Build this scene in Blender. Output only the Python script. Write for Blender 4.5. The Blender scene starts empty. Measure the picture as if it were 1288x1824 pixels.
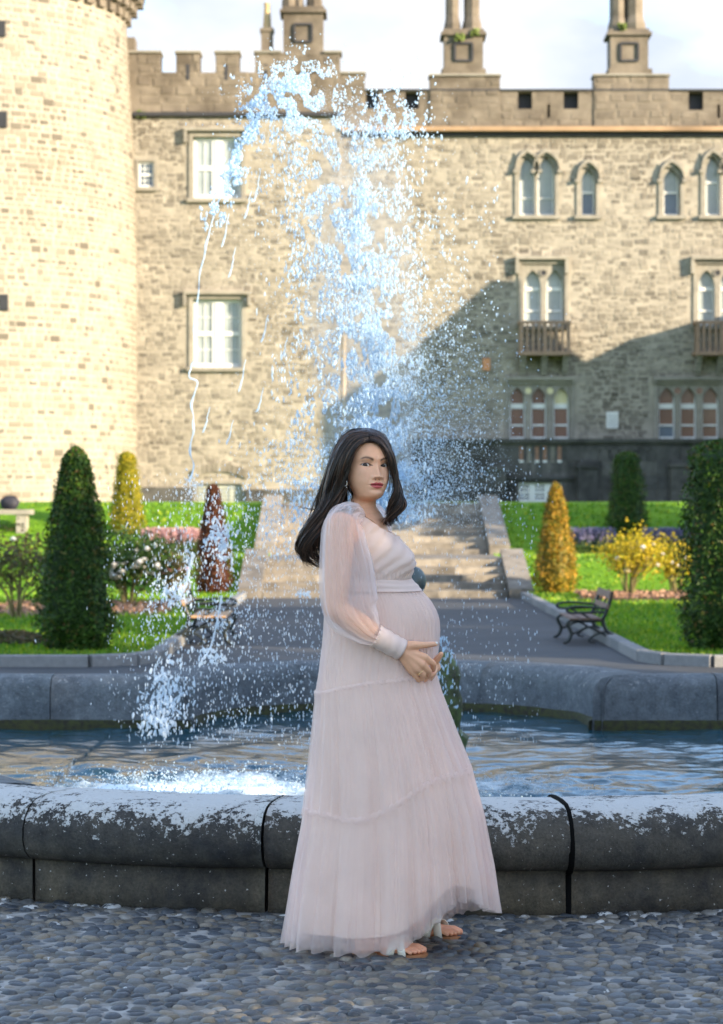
import bpy, bmesh, math, random
import numpy as np
from mathutils import Vector, Matrix, noise

# ------------------------------------------------------------------ camera, world, sun, exposure
F = 85.0 / 36.0 * 1824.0          # focal length in photo pixels
CAM_H = 1.43
scene = bpy.context.scene
cam_data = bpy.data.cameras.new('camera')
cam = bpy.data.objects.new('camera', cam_data)
scene.collection.objects.link(cam)
cam.location = (0, 0, CAM_H)
cam.rotation_euler = (math.radians(90), 0, 0)
cam_data.sensor_fit = 'VERTICAL'
cam_data.sensor_height = 36.0
cam_data.lens = 85.0
cam_data.clip_start = 0.1
cam_data.clip_end = 3000
cam_data.dof.use_dof = True
cam_data.dof.focus_distance = 7.8
cam_data.dof.aperture_fstop = 6.3
scene.camera = cam

SUN_AZ, SUN_EL = math.radians(121.0), math.radians(15.0)
S_DIR = Vector((math.sin(SUN_AZ) * math.cos(SUN_EL), math.cos(SUN_AZ) * math.cos(SUN_EL), math.sin(SUN_EL)))
world = bpy.data.worlds.new('World')
scene.world = world
world.use_nodes = True
wn, wl = world.node_tree.nodes, world.node_tree.links
for n in list(wn): wn.remove(n)
w_out = wn.new('ShaderNodeOutputWorld'); w_bg = wn.new('ShaderNodeBackground')
sky = wn.new('ShaderNodeTexSky'); sky.sky_type = 'NISHITA'; sky.sun_disc = False
sky.sun_elevation = SUN_EL; sky.sun_rotation = SUN_AZ
sky.air_density = 1.0; sky.dust_density = 0.3; sky.ozone_density = 3.0
tc = wn.new('ShaderNodeTexCoord'); mp = wn.new('ShaderNodeMapping'); mp.inputs['Scale'].default_value = (1, 1, 2.2)
nz = wn.new('ShaderNodeTexNoise'); nz.inputs['Scale'].default_value = 3.2; nz.inputs['Detail'].default_value = 7; nz.inputs['Roughness'].default_value = 0.55
cr = wn.new('ShaderNodeValToRGB'); cr.color_ramp.elements[0].position = 0.36; cr.color_ramp.elements[1].position = 0.58
mixc = wn.new('ShaderNodeMix'); mixc.data_type = 'RGBA'
nz2 = wn.new('ShaderNodeTexNoise'); nz2.inputs['Scale'].default_value = 7.0; nz2.inputs['Detail'].default_value = 6
cr2 = wn.new('ShaderNodeValToRGB'); cr2.color_ramp.elements[0].position = 0.36; cr2.color_ramp.elements[1].position = 0.62
cr2.color_ramp.elements[0].color = (.60, .68, .82, 1); cr2.color_ramp.elements[1].color = (.97, .98, 1.0, 1)
gain = wn.new('ShaderNodeMix'); gain.data_type = 'RGBA'; gain.blend_type = 'MULTIPLY'; gain.inputs['Factor'].default_value = 1.0; gain.inputs['B'].default_value = (1.48, 1.48, 1.48, 1)
wl.new(mp.outputs['Vector'], nz2.inputs['Vector']); wl.new(nz2.outputs['Fac'], cr2.inputs['Fac']); wl.new(cr2.outputs['Color'], gain.inputs['A']); wl.new(gain.outputs['Result'], mixc.inputs['B'])
wl.new(tc.outputs['Generated'], mp.inputs['Vector']); wl.new(mp.outputs['Vector'], nz.inputs['Vector'])
wl.new(nz.outputs['Fac'], cr.inputs['Fac']); wl.new(cr.outputs['Color'], mixc.inputs['Factor'])
wl.new(sky.outputs['Color'], mixc.inputs['A']); wl.new(mixc.outputs['Result'], w_bg.inputs['Color'])
w_bg.inputs['Strength'].default_value = 0.15
wl.new(w_bg.outputs['Background'], w_out.inputs['Surface'])

sun_data = bpy.data.lights.new('sun', 'SUN'); sun_data.energy = 2.8; sun_data.angle = math.radians(0.6); sun_data.color = (1.0, 0.82, 0.58)
sun = bpy.data.objects.new('sun', sun_data); scene.collection.objects.link(sun)
sun.rotation_euler = S_DIR.to_track_quat('Z', 'Y').to_euler()
sun.location = (30, -20, 25)

scene.view_settings.view_transform = 'Standard'
scene.view_settings.look = 'None'
scene.view_settings.gamma = 1.0
scene.view_settings.use_curve_mapping = False
scene.view_settings.exposure = 2.5
scene.cycles.use_denoising = True
scene.cycles.max_bounces = 8
scene.cycles.transparent_max_bounces = 24
scene.cycles.caustics_reflective = False
scene.cycles.caustics_refractive = False

# ------------------------------------------------------------------ helpers
COL = scene.collection
def PX(px, y): return (px - 644.0) * y / F
def PZ(py, y): return CAM_H - (py - 912.0) * y / F
def W(px, py, y): return Vector((PX(px, y), y, PZ(py, y)))

class MB:
    """collects geometry for one mesh object"""
    def __init__(s): s.v = []; s.f = []; s.m = []; s.mi = 0; s.uv = None
    def quad(s, a, b, c, d):
        i = len(s.v); s.v += [tuple(a), tuple(b), tuple(c), tuple(d)]; s.f.append((i, i+1, i+2, i+3)); s.m.append(s.mi)
    def box(s, x0, x1, y0, y1, z0, z1):
        i = len(s.v)
        s.v += [(x0,y0,z0),(x1,y0,z0),(x1,y1,z0),(x0,y1,z0),(x0,y0,z1),(x1,y0,z1),(x1,y1,z1),(x0,y1,z1)]
        for q in ((0,3,2,1),(4,5,6,7),(0,1,5,4),(1,2,6,5),(2,3,7,6),(3,0,4,7)):
            s.f.append(tuple(i+k for k in q)); s.m.append(s.mi)
    def grid(s, P, closed_u=False, closed_v=False):
        """P[i][j] points"""
        n, m = len(P), len(P[0]); o = len(s.v)
        for r in P: s.v += [tuple(p) for p in r]
        for i in range(n if closed_u else n-1):
            for j in range(m if closed_v else m-1):
                a, b = i, (i+1) % n; c, d = j, (j+1) % m
                s.f.append((o+a*m+c, o+a*m+d, o+b*m+d, o+b*m+c)); s.m.append(s.mi)
    def tube(s, pts, rad, seg=8, cap=True):
        pts = [Vector(p) for p in pts]; n = len(pts)
        if not hasattr(rad, '__len__'): rad = [rad]*n
        t0 = (pts[1]-pts[0]).normalized()
        up = Vector((0,0,1)) if abs(t0.z) < .9 else Vector((1,0,0))
        u = t0.cross(up).normalized(); P = []
        for i in range(n):
            t = (pts[min(i+1,n-1)] - pts[max(i-1,0)])
            if t.length < 1e-9: t = t0
            t.normalize()
            u = (u - t*u.dot(t))
            if u.length < 1e-6: u = t.orthogonal()
            u.normalize(); w = t.cross(u)
            P.append([pts[i] + (u*math.cos(a)+w*math.sin(a))*rad[i] for a in [2*math.pi*k/seg for k in range(seg)]])
        o = len(s.v); s.grid(P, closed_v=True)
        if cap:
            s.f.append(tuple(o+k for k in range(seg))); s.m.append(s.mi)
            s.f.append(tuple(o+(n-1)*seg+k for k in reversed(range(seg)))); s.m.append(s.mi)
    def lathe(s, prof, c, seg=16):
        P = [[(c[0]+r*math.cos(2*math.pi*k/seg), c[1]+r*math.sin(2*math.pi*k/seg), c[2]+z) for k in range(seg)] for r, z in prof]
        s.grid(P, closed_v=True)
    def mesh(s, name, mats, smooth=False):
        me = bpy.data.meshes.new(name); me.from_pydata(s.v, [], s.f)
        for m in (mats if isinstance(mats, (list, tuple)) else [mats]): me.materials.append(m)
        if any(s.m): me.polygons.foreach_set('material_index', s.m)
        if smooth: me.polygons.foreach_set('use_smooth', [True]*len(me.polygons))
        me.update()
        return me
    def build(s, name, mats, parent=None, smooth=False, loc=None):
        return link(name, s.mesh(name, mats, smooth), parent, loc)

WT = {}                                      # world position of the origin of each object that can be a parent
def link(name, me, parent=None, loc=None):
    """loc None: the geometry is written in world coordinates; else loc is relative to the parent"""
    o = bpy.data.objects.new(name, me); COL.objects.link(o)
    base = Vector((0,0,0))
    if parent is not None:
        o.parent = parent; base = WT.get(parent.name, Vector(parent.location))
        if loc is None: o.matrix_parent_inverse = Matrix.Translation(base).inverted()
    if loc is not None: o.location = loc
    WT[o.name] = Vector((0,0,0)) if loc is None else base + Vector(loc)
    return o
def tag(o, label=None, cat=None, group=None, kind=None):
    if label: o['label'] = label
    if cat: o['category'] = cat
    if group: o['group'] = group
    if kind: o['kind'] = kind
    return o
def thing(name, label, cat, loc=(0,0,0), group=None, rz=0.0):
    o = bpy.data.objects.new(name, None); COL.objects.link(o); o.location = loc; o.rotation_euler = (0,0,rz)
    o.empty_display_size = 0.1
    return tag(o, label, cat, group)
def copy_tree(o, parent=None):
    c = o.copy(); COL.objects.link(c)
    if parent is not None: c.parent = parent
    for ch in list(o.children): copy_tree(ch, c)
    return c
def rnd(a, b): return random.uniform(a, b)
def lerp(a, b, t): return a + (b-a)*t
def smooth01(t): t = max(0.0, min(1.0, t)); return t*t*(3-2*t)
def catmull(pts, n):
    """resample a polyline as a Catmull-Rom curve with n points; pts are tuples of any length"""
    P = np.array(pts, float); k = len(P); out = []
    for t in np.linspace(0, k-1-1e-9, n):
        i = int(t); u = t-i
        p0, p1, p2, p3 = P[max(i-1,0)], P[i], P[i+1], P[min(i+2,k-1)]
        out.append(0.5*((2*p1)+(-p0+p2)*u+(2*p0-5*p1+4*p2-p3)*u*u+(-p0+3*p1-3*p2+p3)*u**3))
    return out

# ------------------------------------------------------------------ materials
class NT:
    def __init__(s, name):
        s.mat = bpy.data.materials.new(name); s.mat.use_nodes = True
        s.t = s.mat.node_tree; s.n = s.t.nodes; s.l = s.t.links
        s.b = s.n['Principled BSDF']; s.out = s.n['Material Output']
    def new(s, typ, **kw):
        n = s.n.new(typ)
        for k, v in kw.items():
            if k in n.inputs: n.inputs[k].default_value = v
            else: setattr(n, k, v)
        return n
    def link(s, a, b): s.l.new(a, b)
    def noise(s, scale, detail=4, rough=.55, vec=None, dist=0.0, out='Fac'):
        n = s.new('ShaderNodeTexNoise', Scale=scale, Detail=detail, Roughness=rough, Distortion=dist)
        if vec is None: vec = s.pos()
        s.link(vec, n.inputs['Vector']); return n.outputs[out]
    def pos(s):
        if not hasattr(s, '_pos'): s._pos = s.new('ShaderNodeTexCoord').outputs['Object']
        return s._pos
    def ramp(s, fac, stops):
        r = s.new('ShaderNodeValToRGB'); e = r.color_ramp.elements
        while len(e) < len(stops): e.new(0.5)
        for k, (p, c) in enumerate(stops):
            e[k].position = p; e[k].color = (c[0], c[1], c[2], 1) if hasattr(c, '__len__') else (c, c, c, 1)
        s.link(fac, r.inputs['Fac']); return r.outputs['Color']
    def mix(s, fac, a, b, blend='MIX'):
        m = s.new('ShaderNodeMix', data_type='RGBA', blend_type=blend)
        for val, sock in ((fac, m.inputs['Factor']), (a, m.inputs['A']), (b, m.inputs['B'])):
            if hasattr(val, 'is_output'): s.link(val, sock)
            elif hasattr(val, '__len__'): sock.default_value = (val[0], val[1], val[2], 1)
            else: sock.default_value = val
        return m.outputs['Result']
    def math(s, op, a, b=0.0, clamp=False):
        m = s.new('ShaderNodeMath', operation=op, use_clamp=clamp)
        for k, val in enumerate((a, b)):
            if hasattr(val, 'is_output'): s.link(val, m.inputs[k])
            else: m.inputs[k].default_value = val
        return m.outputs['Value']
    def piece_random(s):
        """one random number for each piece, whether it is its own object or an island of a joined mesh"""
        g = s.new('ShaderNodeNewGeometry'); o = s.new('ShaderNodeObjectInfo')
        return s.math('FRACT', s.math('ADD', g.outputs['Random Per Island'], o.outputs['Random']))
    def bump(s, h, strength=.4, dist=.01):
        b = s.new('ShaderNodeBump', Strength=strength, Distance=dist); s.link(h, b.inputs['Height'])
        s.link(b.outputs['Normal'], s.b.inputs['Normal']); return b
    def color(s, c):
        if hasattr(c, 'is_output'): s.link(c, s.b.inputs['Base Color'])
        else: s.b.inputs['Base Color'].default_value = (c[0], c[1], c[2], 1)
    def rough(s, v):
        if hasattr(v, 'is_output'): s.link(v, s.b.inputs['Roughness'])
        else: s.b.inputs['Roughness'].default_value = v
    def set(s, **kw):
        for k, v in kw.items(): s.b.inputs[k.replace('_', ' ')].default_value = v

def plain(name, c, rough=.6, var=.15, scale=8, metallic=0.0, bump=0.0, spec=.4):
    t = NT(name); n = t.noise(scale, 5)
    t.color(t.ramp(n, [(.25, [x*(1-var) for x in c]), (.75, [min(1, x*(1+var)) for x in c])]))
    t.rough(rough); t.set(Metallic=metallic, Specular_IOR_Level=spec)
    if bump: t.bump(t.noise(scale*4, 4), bump, .01)
    return t.mat
def piece_mat(name, stops, rough=.85, grain=14, grain_amt=.35, bump=.4, bdist=.01, stain=None):
    """stone-like: each piece takes its own colour from the stops, with grain on top"""
    t = NT(name); c = t.ramp(t.piece_random(), stops)
    c = t.mix(grain_amt, c, t.ramp(t.noise(grain, 6, .65), [(.3, .35), (.7, 1.0)]), 'MULTIPLY')
    if stain: c = t.mix(t.ramp(t.noise(stain[0], 5, .6), [(.45, 0), (.68, 1)]), c, stain[1], 'MULTIPLY')
    t.color(c); t.rough(rough); t.bump(t.noise(grain*2.5, 5, .6), bump, bdist); t.set(Specular_IOR_Level=.25)
    return t.mat
def leaf_mat(name, stops, rough=.55, trans=.25):
    t = NT(name); g = t.new('ShaderNodeNewGeometry')
    c = t.ramp(g.outputs['Random Per Island'], stops)
    big = t.noise(3.0, 3); c = t.mix(.5, c, t.ramp(big, [(.3, .55), (.7, 1.25)]), 'MULTIPLY')
    t.color(c); t.rough(rough); t.set(Specular_IOR_Level=.25)
    tr = t.new('ShaderNodeBsdfTranslucent'); t.link(c, tr.inputs['Color'])
    mx = t.new('ShaderNodeMixShader'); mx.inputs[0].default_value = trans
    t.link(t.b.outputs[0], mx.inputs[1]); t.link(tr.outputs[0], mx.inputs[2]); t.link(mx.outputs[0], t.out.inputs['Surface'])
    return t.mat
random.seed(7)
# ------------------------------------------------------------------ the castle
CY = 72.0
def cx(px): return PX(px, CY)
def cz(py): return PZ(py, CY)
M_mortar = plain('castle_mortar', (.29, .262, .217), .95, .3, 2.0, bump=.3)
M_rubble = piece_mat('castle_rubble', [(0, (.16, .145, .123)), (.2, (.25, .226, .188)), (.6, (.295, .267, .222)), (1, (.36, .325, .27))], grain=5, grain_amt=.55, bdist=.02, stain=(.35, (.62, .60, .58)))
M_tower = piece_mat('tower_stone', [(0, (.14, .125, .105)), (.14, (.19, .172, .143)), (.2, (.26, .236, .195)), (1, (.305, .276, .226))], grain=5, grain_amt=.5, bdist=.02, stain=(.3, (.75, .72, .68)))
M_towmort = plain('tower_mortar', (.308, .279, .23), .95, .2, 1.5, bump=.3)
M_ashlar = piece_mat('castle_ashlar', [(0, (.175, .147, .118)), (1, (.225, .19, .15))], grain=2.2, grain_amt=.6, stain=(.9, (.6, .58, .56)))
M_dress = piece_mat('dressed_limestone', [(0, (.26, .24, .205)), (1, (.32, .295, .25))], grain=4, grain_amt=.5)
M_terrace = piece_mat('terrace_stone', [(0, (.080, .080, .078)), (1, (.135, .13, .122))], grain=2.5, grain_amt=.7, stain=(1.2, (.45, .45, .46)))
M_string = plain('string_course_stone', (.30, .20, .12), .85, .35, 1.0)
M_dark = plain('lead_and_shade_dark', (.03, .03, .035), .6, .2, 3)  # lead, dark openings and the painted shadow strip share this tone
M_white = plain('window_white_paint', (.66, .66, .64), .45, .04, 4)
M_timber = plain('balcony_timber', (.26, .17, .115), .7, .25, 5)
M_board = plain('shutter_board', (.27, .145, .095), .55, .25, 6)
def glass_over(name, c, coat=.6):
    t = NT(name); t.color(t.ramp(t.noise(1.1, 3), [(.3, [x*.7 for x in c]), (.7, c)])); t.rough(.25)
    t.set(Coat_Weight=coat, Coat_Roughness=.03, Specular_IOR_Level=.5); return t.mat
M_blind = glass_over('blind_behind_glass', (.33, .37, .37))
M_pane = glass_over('window_glass', (.10, .14, .19))
M_yellowglass = glass_over('yellow_glass', (.66, .60, .33))  # plain yellow base colour under the glass coat
M_boardglass = glass_over('shutter_behind_glass', (.20, .095, .06), .15)
M_moss = plain('wall_moss', (.10, .14, .03), .9, .4, 8)

castle = thing('castle', 'grey limestone castle with round tower, battlements and pointed windows behind the garden', 'castle', (0, CY, 1.7))
BASE = 1.55
def bl(name, mb, mat, parent=castle, smooth=False): return mb.build(name, mat, parent, smooth)

def plane_with_holes(x0, x1, z0, z1, y, rects, depth):
    mb = MB(); xs = sorted({x0, x1, *[r[0] for r in rects], *[r[1] for r in rects]}); zs = sorted({z0, z1, *[r[2] for r in rects], *[r[3] for r in rects]})
    xs = [v for v in xs if x0 <= v <= x1]; zs = [v for v in zs if z0 <= v <= z1]
    for a, b in zip(xs, xs[1:]):
        for c, d in zip(zs, zs[1:]):
            mx, mz = (a+b)/2, (c+d)/2
            if not any(r[0] < mx < r[1] and r[2] < mz < r[3] for r in rects):
                mb.quad((a,y,c),(b,y,c),(b,y,d),(a,y,d))
    for a, b, c, d in rects:
        e = y+depth
        mb.quad((a,y,c),(a,y,d),(a,e,d),(a,e,c)); mb.quad((b,y,c),(b,e,c),(b,e,d),(b,y,d))
        mb.quad((a,y,c),(a,e,c),(b,e,c),(b,y,c)); mb.quad((a,y,d),(b,y,d),(b,e,d),(a,e,d))
        mb.quad((a,e,c),(a,e,d),(b,e,d),(b,e,c))
    return mb
def rubble_list(x0, x1, z0, z1, rects, hmin=.09, hmax=.20, lmin=.10, lmax=.40):
    out = []; z = z0
    while z < z1:
        h = min(rnd(hmin, hmax), z1-z+.02); x = x0 + rnd(0, .2)*-1
        while x < x1:
            l = rnd(lmin, lmax); a, b = max(x, x0), min(x+l, x1)
            if b-a > .06 and not any(a < r[1]+.02 and b > r[0]-.02 and z < r[3]+.02 and z+h > r[2]-.02 for r in rects):
                out.append(((a+b)/2, z+h/2+rnd(-.035,.035), (b-a)*rnd(.86,.97), h*rnd(.7,1.15)))
            x += l
        z += h
    return out
def add_stone(mb, c, w, h, d, ux=Vector((1,0,0)), n=Vector((0,-1,0))):
    uz = Vector((0,0,1)); i = len(mb.v); j = lambda s: rnd(-s, s)
    for k, (sx, sz) in enumerate(((-1,-1),(1,-1),(1,1),(-1,1))):
        mb.v.append(tuple(c + ux*(sx*w/2+j(.012)) + uz*(sz*h/2+j(.012)) - n*.02))
    for k, (sx, sz) in enumerate(((-1,-1),(1,-1),(1,1),(-1,1))):
        mb.v.append(tuple(c + ux*(sx*w*.42+j(.012)) + uz*(sz*h*.40+j(.012)) + n*(d+j(.008))))
    for q in ((4,5,6,7),(0,1,5,4),(1,2,6,5),(2,3,7,6),(3,0,4,7)): mb.f.append(tuple(i+t for t in q)); mb.m.append(mb.mi)

def R(x0, x1, y0, y1): return (cx(x0), cx(x1), cz(y1), cz(y0))      # pixel rect -> wall rect
win_left = [R(345,431,246,356), R(248,276,290,336), R(345,432,534,656), R(352,432,862,912)]
win_right = [R(923,989,278,384), R(1033,1062,298,384), R(1179,1212,298,384), R(1254,1322,278,384), R(929,1006,470,580), R(1240,1318,470,580),
             R(905,1016,684,782), R(1170,1284,684,782)]
Y_L, Y_R = CY-.25, CY
ztopL, ztopR = cz(210), cz(240)
wl_ = bl('wall', plane_with_holes(cx(190), cx(607), BASE, ztopL, Y_L, win_left, .45), M_mortar)
mb = plane_with_holes(cx(607), cx(1500), BASE, ztopR, Y_R, win_right, .45)
mb.quad((cx(607),Y_L,BASE),(cx(607),Y_R+.2,BASE),(cx(607),Y_R+.2,ztopL),(cx(607),Y_L,ztopL))
wr_ = bl('wall', mb, M_mortar)
for wobj, y, x0, x1, z0, z1, rects in ((wl_, Y_L, cx(200), cx(606), BASE, ztopL, win_left), (wr_, Y_R, cx(608), cx(1340), BASE, ztopR, win_right)):
    mb = MB()
    for sx, sz, w, h in rubble_list(x0, x1, z0, z1, [(r[0]-.10, r[1]+.10, r[2]-.06, r[3]+.12) for r in rects]):
        add_stone(mb, Vector((sx, y, sz)), w, h, rnd(.0, .018))
    tag(bl('rubble_stones', mb, M_rubble, castle), kind='stuff')

# ---- round tower
TR = 5.6; TX, TYc = cx(246)-TR, CY-.6
def tow_r(z): return TR - .36*smooth01((z-9)/9.0)
tz1 = PZ(-32, 66.5)
mb = MB()
angs = [math.radians(-175 + 5*k) for k in range(39)]
P = [[(TX+tow_r(z)*math.cos(a), TYc+tow_r(z)*math.sin(a), z) for a in angs] for z in np.linspace(BASE-.4, tz1, 30)]
mb.grid(P); tower = bl('tower', mb, M_towmort, castle, True)
individual, rest = [], MB()
tvars = []
for k in range(8):
    m_ = MB(); add_stone(m_, Vector((0,0,0)), 1, 1, .5); tvars.append(m_.mesh('stone', M_tower))
z = BASE-.3
while z < tz1-.05:
    h = rnd(.13, .22); a = math.radians(-100)+rnd(0, .05); r = tow_r(z)
    while a < math.radians(6):
        w = rnd(.14, .40)
        am = a + w/2/r
        n = Vector((math.cos(am), math.sin(am), 0)); c = Vector((TX, TYc, z+h/2)) + n*r
        px = 644 + c.x*F/c.y
        if -12 < px < 262:
            individual.append((w*h, c, w*rnd(.74,.97), h*rnd(.70,.97), am))
        a += w/r
    z += h
individual.sort(key=lambda t: -t[0])
for k, (ar, c, w, h, am) in enumerate(individual):
    n = Vector((math.cos(am), math.sin(am), 0)); ux = Vector((-math.sin(am), math.cos(am), 0))
    if k < 300:
        o = link('stone', tvars[k % 8], tower, loc=c); o.scale = (w, .016, h); o.rotation_euler = (0, 0, am+math.pi/2)
    else: add_stone(rest, c, w, h, rnd(.002, .010), ux, n)
tag(bl('rubble_stones', rest, M_tower, tower), kind='stuff')
# machicolation: corbels and projecting parapet
mb = MB(); ro = tow_r(tz1)+.55
P = [[(TX+rr*math.cos(a), TYc+rr*math.sin(a), z) for a in angs] for rr, z in ((tow_r(tz1)-.1, tz1+.62),(ro, tz1+.62),(ro, tz1+3.0),(ro-.5, tz1+3.0))]
mb.grid(P); bl('tower_parapet', mb, M_rubble, tower)
for k in range(26):
    a = math.radians(-150 + 6.2*k); n = Vector((math.cos(a), math.sin(a), 0)); u = Vector((-n.y, n.x, 0)); c = Vector((TX, TYc, 0))
    mb = MB(); r0 = tow_r(tz1)-.05
    for z0, z1, e in ((tz1-.15, tz1+.12, .2), (tz1+.12, tz1+.38, .38), (tz1+.38, tz1+.63, .56)):
        q = [c+n*r0-u*.17, c+n*(r0+e)-u*.17, c+n*(r0+e)+u*.17, c+n*r0+u*.17]; i = len(mb.v)
        mb.v += [(p.x,p.y,z0) for p in q] + [(p.x,p.y,z1-.002) for p in q]
        for f in ((0,3,2,1),(4,5,6,7),(0,1,5,4),(1,2,6,5),(2,3,7,6),(3,0,4,7)): mb.f.append(tuple(i+t for t in f)); mb.m.append(0)
    bl('corbel', mb, M_ashlar, tower)
for py in (52, 215, 540):
    mb = MB(); c = W(3, py, 66.6)
    a = math.atan2(c.y-TYc, c.x-TX); r = tow_r(c.z); p = Vector((TX+r*math.cos(a), TYc+r*math.sin(a), c.z))
    mb.box(p.x-.12, p.x+.10, p.y-.10, p.y+.1, c.z-.22, c.z+.22); bl('slit_window', mb, M_dark, tower)

# ---- windows
def sur(x0, x1, z0, z1, y, t=.12, proud=.05, sill=True):
    """dressed stone surround round an opening"""
    mb = MB(); f = y-proud
    mb.box(x0-t, x0, f, y+.3, z0, z1); mb.box(x1, x1+t, f, y+.3, z0, z1); mb.box(x0-t, x1+t, f-.003, y+.3, z1, z1+t)
    if sill: mb.box(x0-t-.06, x1+t+.06, f-.09, y+.28, z0-.11, z0)
    return mb
def hood(mb, x0, x1, z, y, drop=.3, t=.09, p=.2):
    mb.box(x0, x1, y-p, y+.02, z, z+t); mb.box(x0-.003, x0+t, y-p+.02, y+.02, z-drop, z-.001); mb.box(x1-t, x1+.003, y-p+.02, y+.02, z-drop, z-.001)
def sash(win, x0, x1, z0, z1, y, lights, cols, rows, pane_mat, fr=.07, bar=.022, yin=.13, trans=None, mul=.10):
    """white timber frame with its panes, lights side by side, each cut into cols x rows panes"""
    fm = MB(); ya, yb = y+yin, y+yin+.09; zt = trans if trans else (z0+z1)/2
    fm.box(x0, x1, ya, yb, z1-fr, z1); fm.box(x0, x1, ya, yb, z0, z0+fr*1.3)
    w = (x1-x0-mul*(lights-1))/lights; spans = []
    for k in range(lights):
        a = x0+k*(w+mul); spans.append((a, a+w))
        fm.box(a, a+fr, ya+.002, yb, z0+fr*1.3, z1-fr); fm.box(a+w-fr, a+w, ya+.002, yb, z0+fr*1.3, z1-fr)
        if k: fm.box(a-mul, a, ya-.03, yb, z0+fr*1.3, z1-fr)
        fm.box(a+fr, a+w-fr, ya-.004, yb, zt-fr*.6, zt+fr*.6)
        for c_ in range(1, cols):
            xx = a+fr+(w-2*fr)*c_/cols; fm.box(xx-bar/2, xx+bar/2, ya+.02, yb, z0+fr, z1-fr)
        for r0, r1 in ((z0+fr*1.3, zt-fr*.6), (zt+fr*.6, z1-fr)):
            for r_ in range(1, rows):
                zz = lerp(r0, r1, r_/rows); fm.box(a+fr, a+w-fr, ya+.024, yb, zz-bar/2, zz+bar/2)
    bl('frame', fm, M_white, win)
    for a, b in spans:
        for r0, r1 in ((z0+fr*1.3, zt-fr*.6), (zt+fr*.6, z1-fr)):
            p = MB(); p.box(a+fr*.8, b-fr*.8, ya+.05, ya+.06, r0, r1); bl('pane', p, pane_mat, win)

r = win_left[0]; mb = sur(*r, Y_L); hood(mb, r[0]-.26, r[1]+.26, r[3]+.16, Y_L, .34)
w_ = bl('window', mb, M_dress); sash(w_, *r, Y_L, 2, 2, 1, M_blind, fr=.10, mul=.13)
r = win_left[2]; mb = sur(*r, Y_L); hood(mb, r[0]-.28, r[1]+.26, r[3]+.13, Y_L, .34)
w_ = bl('window', mb, M_dress); sash(w_, *r, Y_L, 2, 2, 2, M_blind, fr=.10, mul=.13)
r = win_left[1]; w_ = bl('window', sur(*r, Y_L, .08, .03), M_dress); sash(w_, *r, Y_L, 1, 3, 2, M_pane, fr=.06, yin=.06)
# basement window with a segmental arch
r = win_left[3]; mb = MB(); xm = (r[0]+r[1])/2; hw = (r[1]-r[0])/2
bw = bl('window', sur(r[0], r[1], r[2], r[3], Y_L, .10, .03, False), M_dress)
for k in range(11):
    t0, t1 = -1+2*k/11, -1+2*(k+1)/11; mb = MB()
    def ap(t, e): return (xm+t*hw*1.22, Y_L-.07, r[3]+.14+e+.22*(1-t*t))
    def apb(t, e): q = ap(t, e); return (q[0], Y_L+.05, q[2])
    a, b, c, d = ap(t0+.01,0), ap(t1-.01,0), ap(t1-.01,.26), ap(t0+.01,.26); e, f, g, h = apb(t0+.01,0), apb(t1-.01,0), apb(t1-.01,.26), apb(t0+.01,.26)
    mb.quad(a,b,c,d); mb.quad(a,e,f,b); mb.quad(d,c,g,h); mb.quad(a,d,h,e); mb.quad(b,f,g,c)
    bl('arch_stone', mb, M_rubble, bw)
mb = MB(); mb.box(r[0], r[1], Y_L+.2, Y_L+.21, r[2], r[3]); bl('pane', mb, M_blind, bw)
mb = MB()
for k in range(1, 8): zz = lerp(r[2], r[3], k/8); mb.box(r[0], r[1], Y_L+.1, Y_L+.13, zz-.03, zz+.03)
for k in range(1, 4): xx = lerp(r[0], r[1], k/4); mb.box(xx-.025, xx+.025, Y_L+.08, Y_L+.1, r[2], r[3])
bl('grille', mb, plain('grille_paint', (.42, .43, .38), .6), bw)

def gothic(t, hw, h):
    """height of a pointed arch of half width hw and rise h at offset t from its middle"""
    a = hw; t = min(abs(t), a); return math.sqrt(max(0, 4*a*a-(a+t)**2))/(math.sqrt(3)*a)*h
def tracery(x0, x1, z0, z1, y, lights, zspr, zap, th=.16, yin=.03):
    mb = MB(); f, b = y+yin, y+yin+th; edges = [x0]
    for a, c in lights: edges += [a, c]
    edges.append(x1)
    for k in range(0, len(edges), 2):
        if edges[k+1]-edges[k] > .005: mb.box(edges[k], edges[k+1], f, b, z0, z1)
    for a, c in lights:
        m, hw = (a+c)/2, (c-a)/2; N = 14
        for k in range(N):
            u, v = a+(c-a)*k/N, a+(c-a)*(k+1)/N
            zu, zv = zspr+gothic(u-m, hw, zap-zspr), zspr+gothic(v-m, hw, zap-zspr)
            mb.quad((u,f,zu),(v,f,zv),(v,f,z1),(u,f,z1)); mb.quad((u,f,zu),(u,b,zu),(v,b,zv),(v,f,zv))
    return mb
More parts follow.
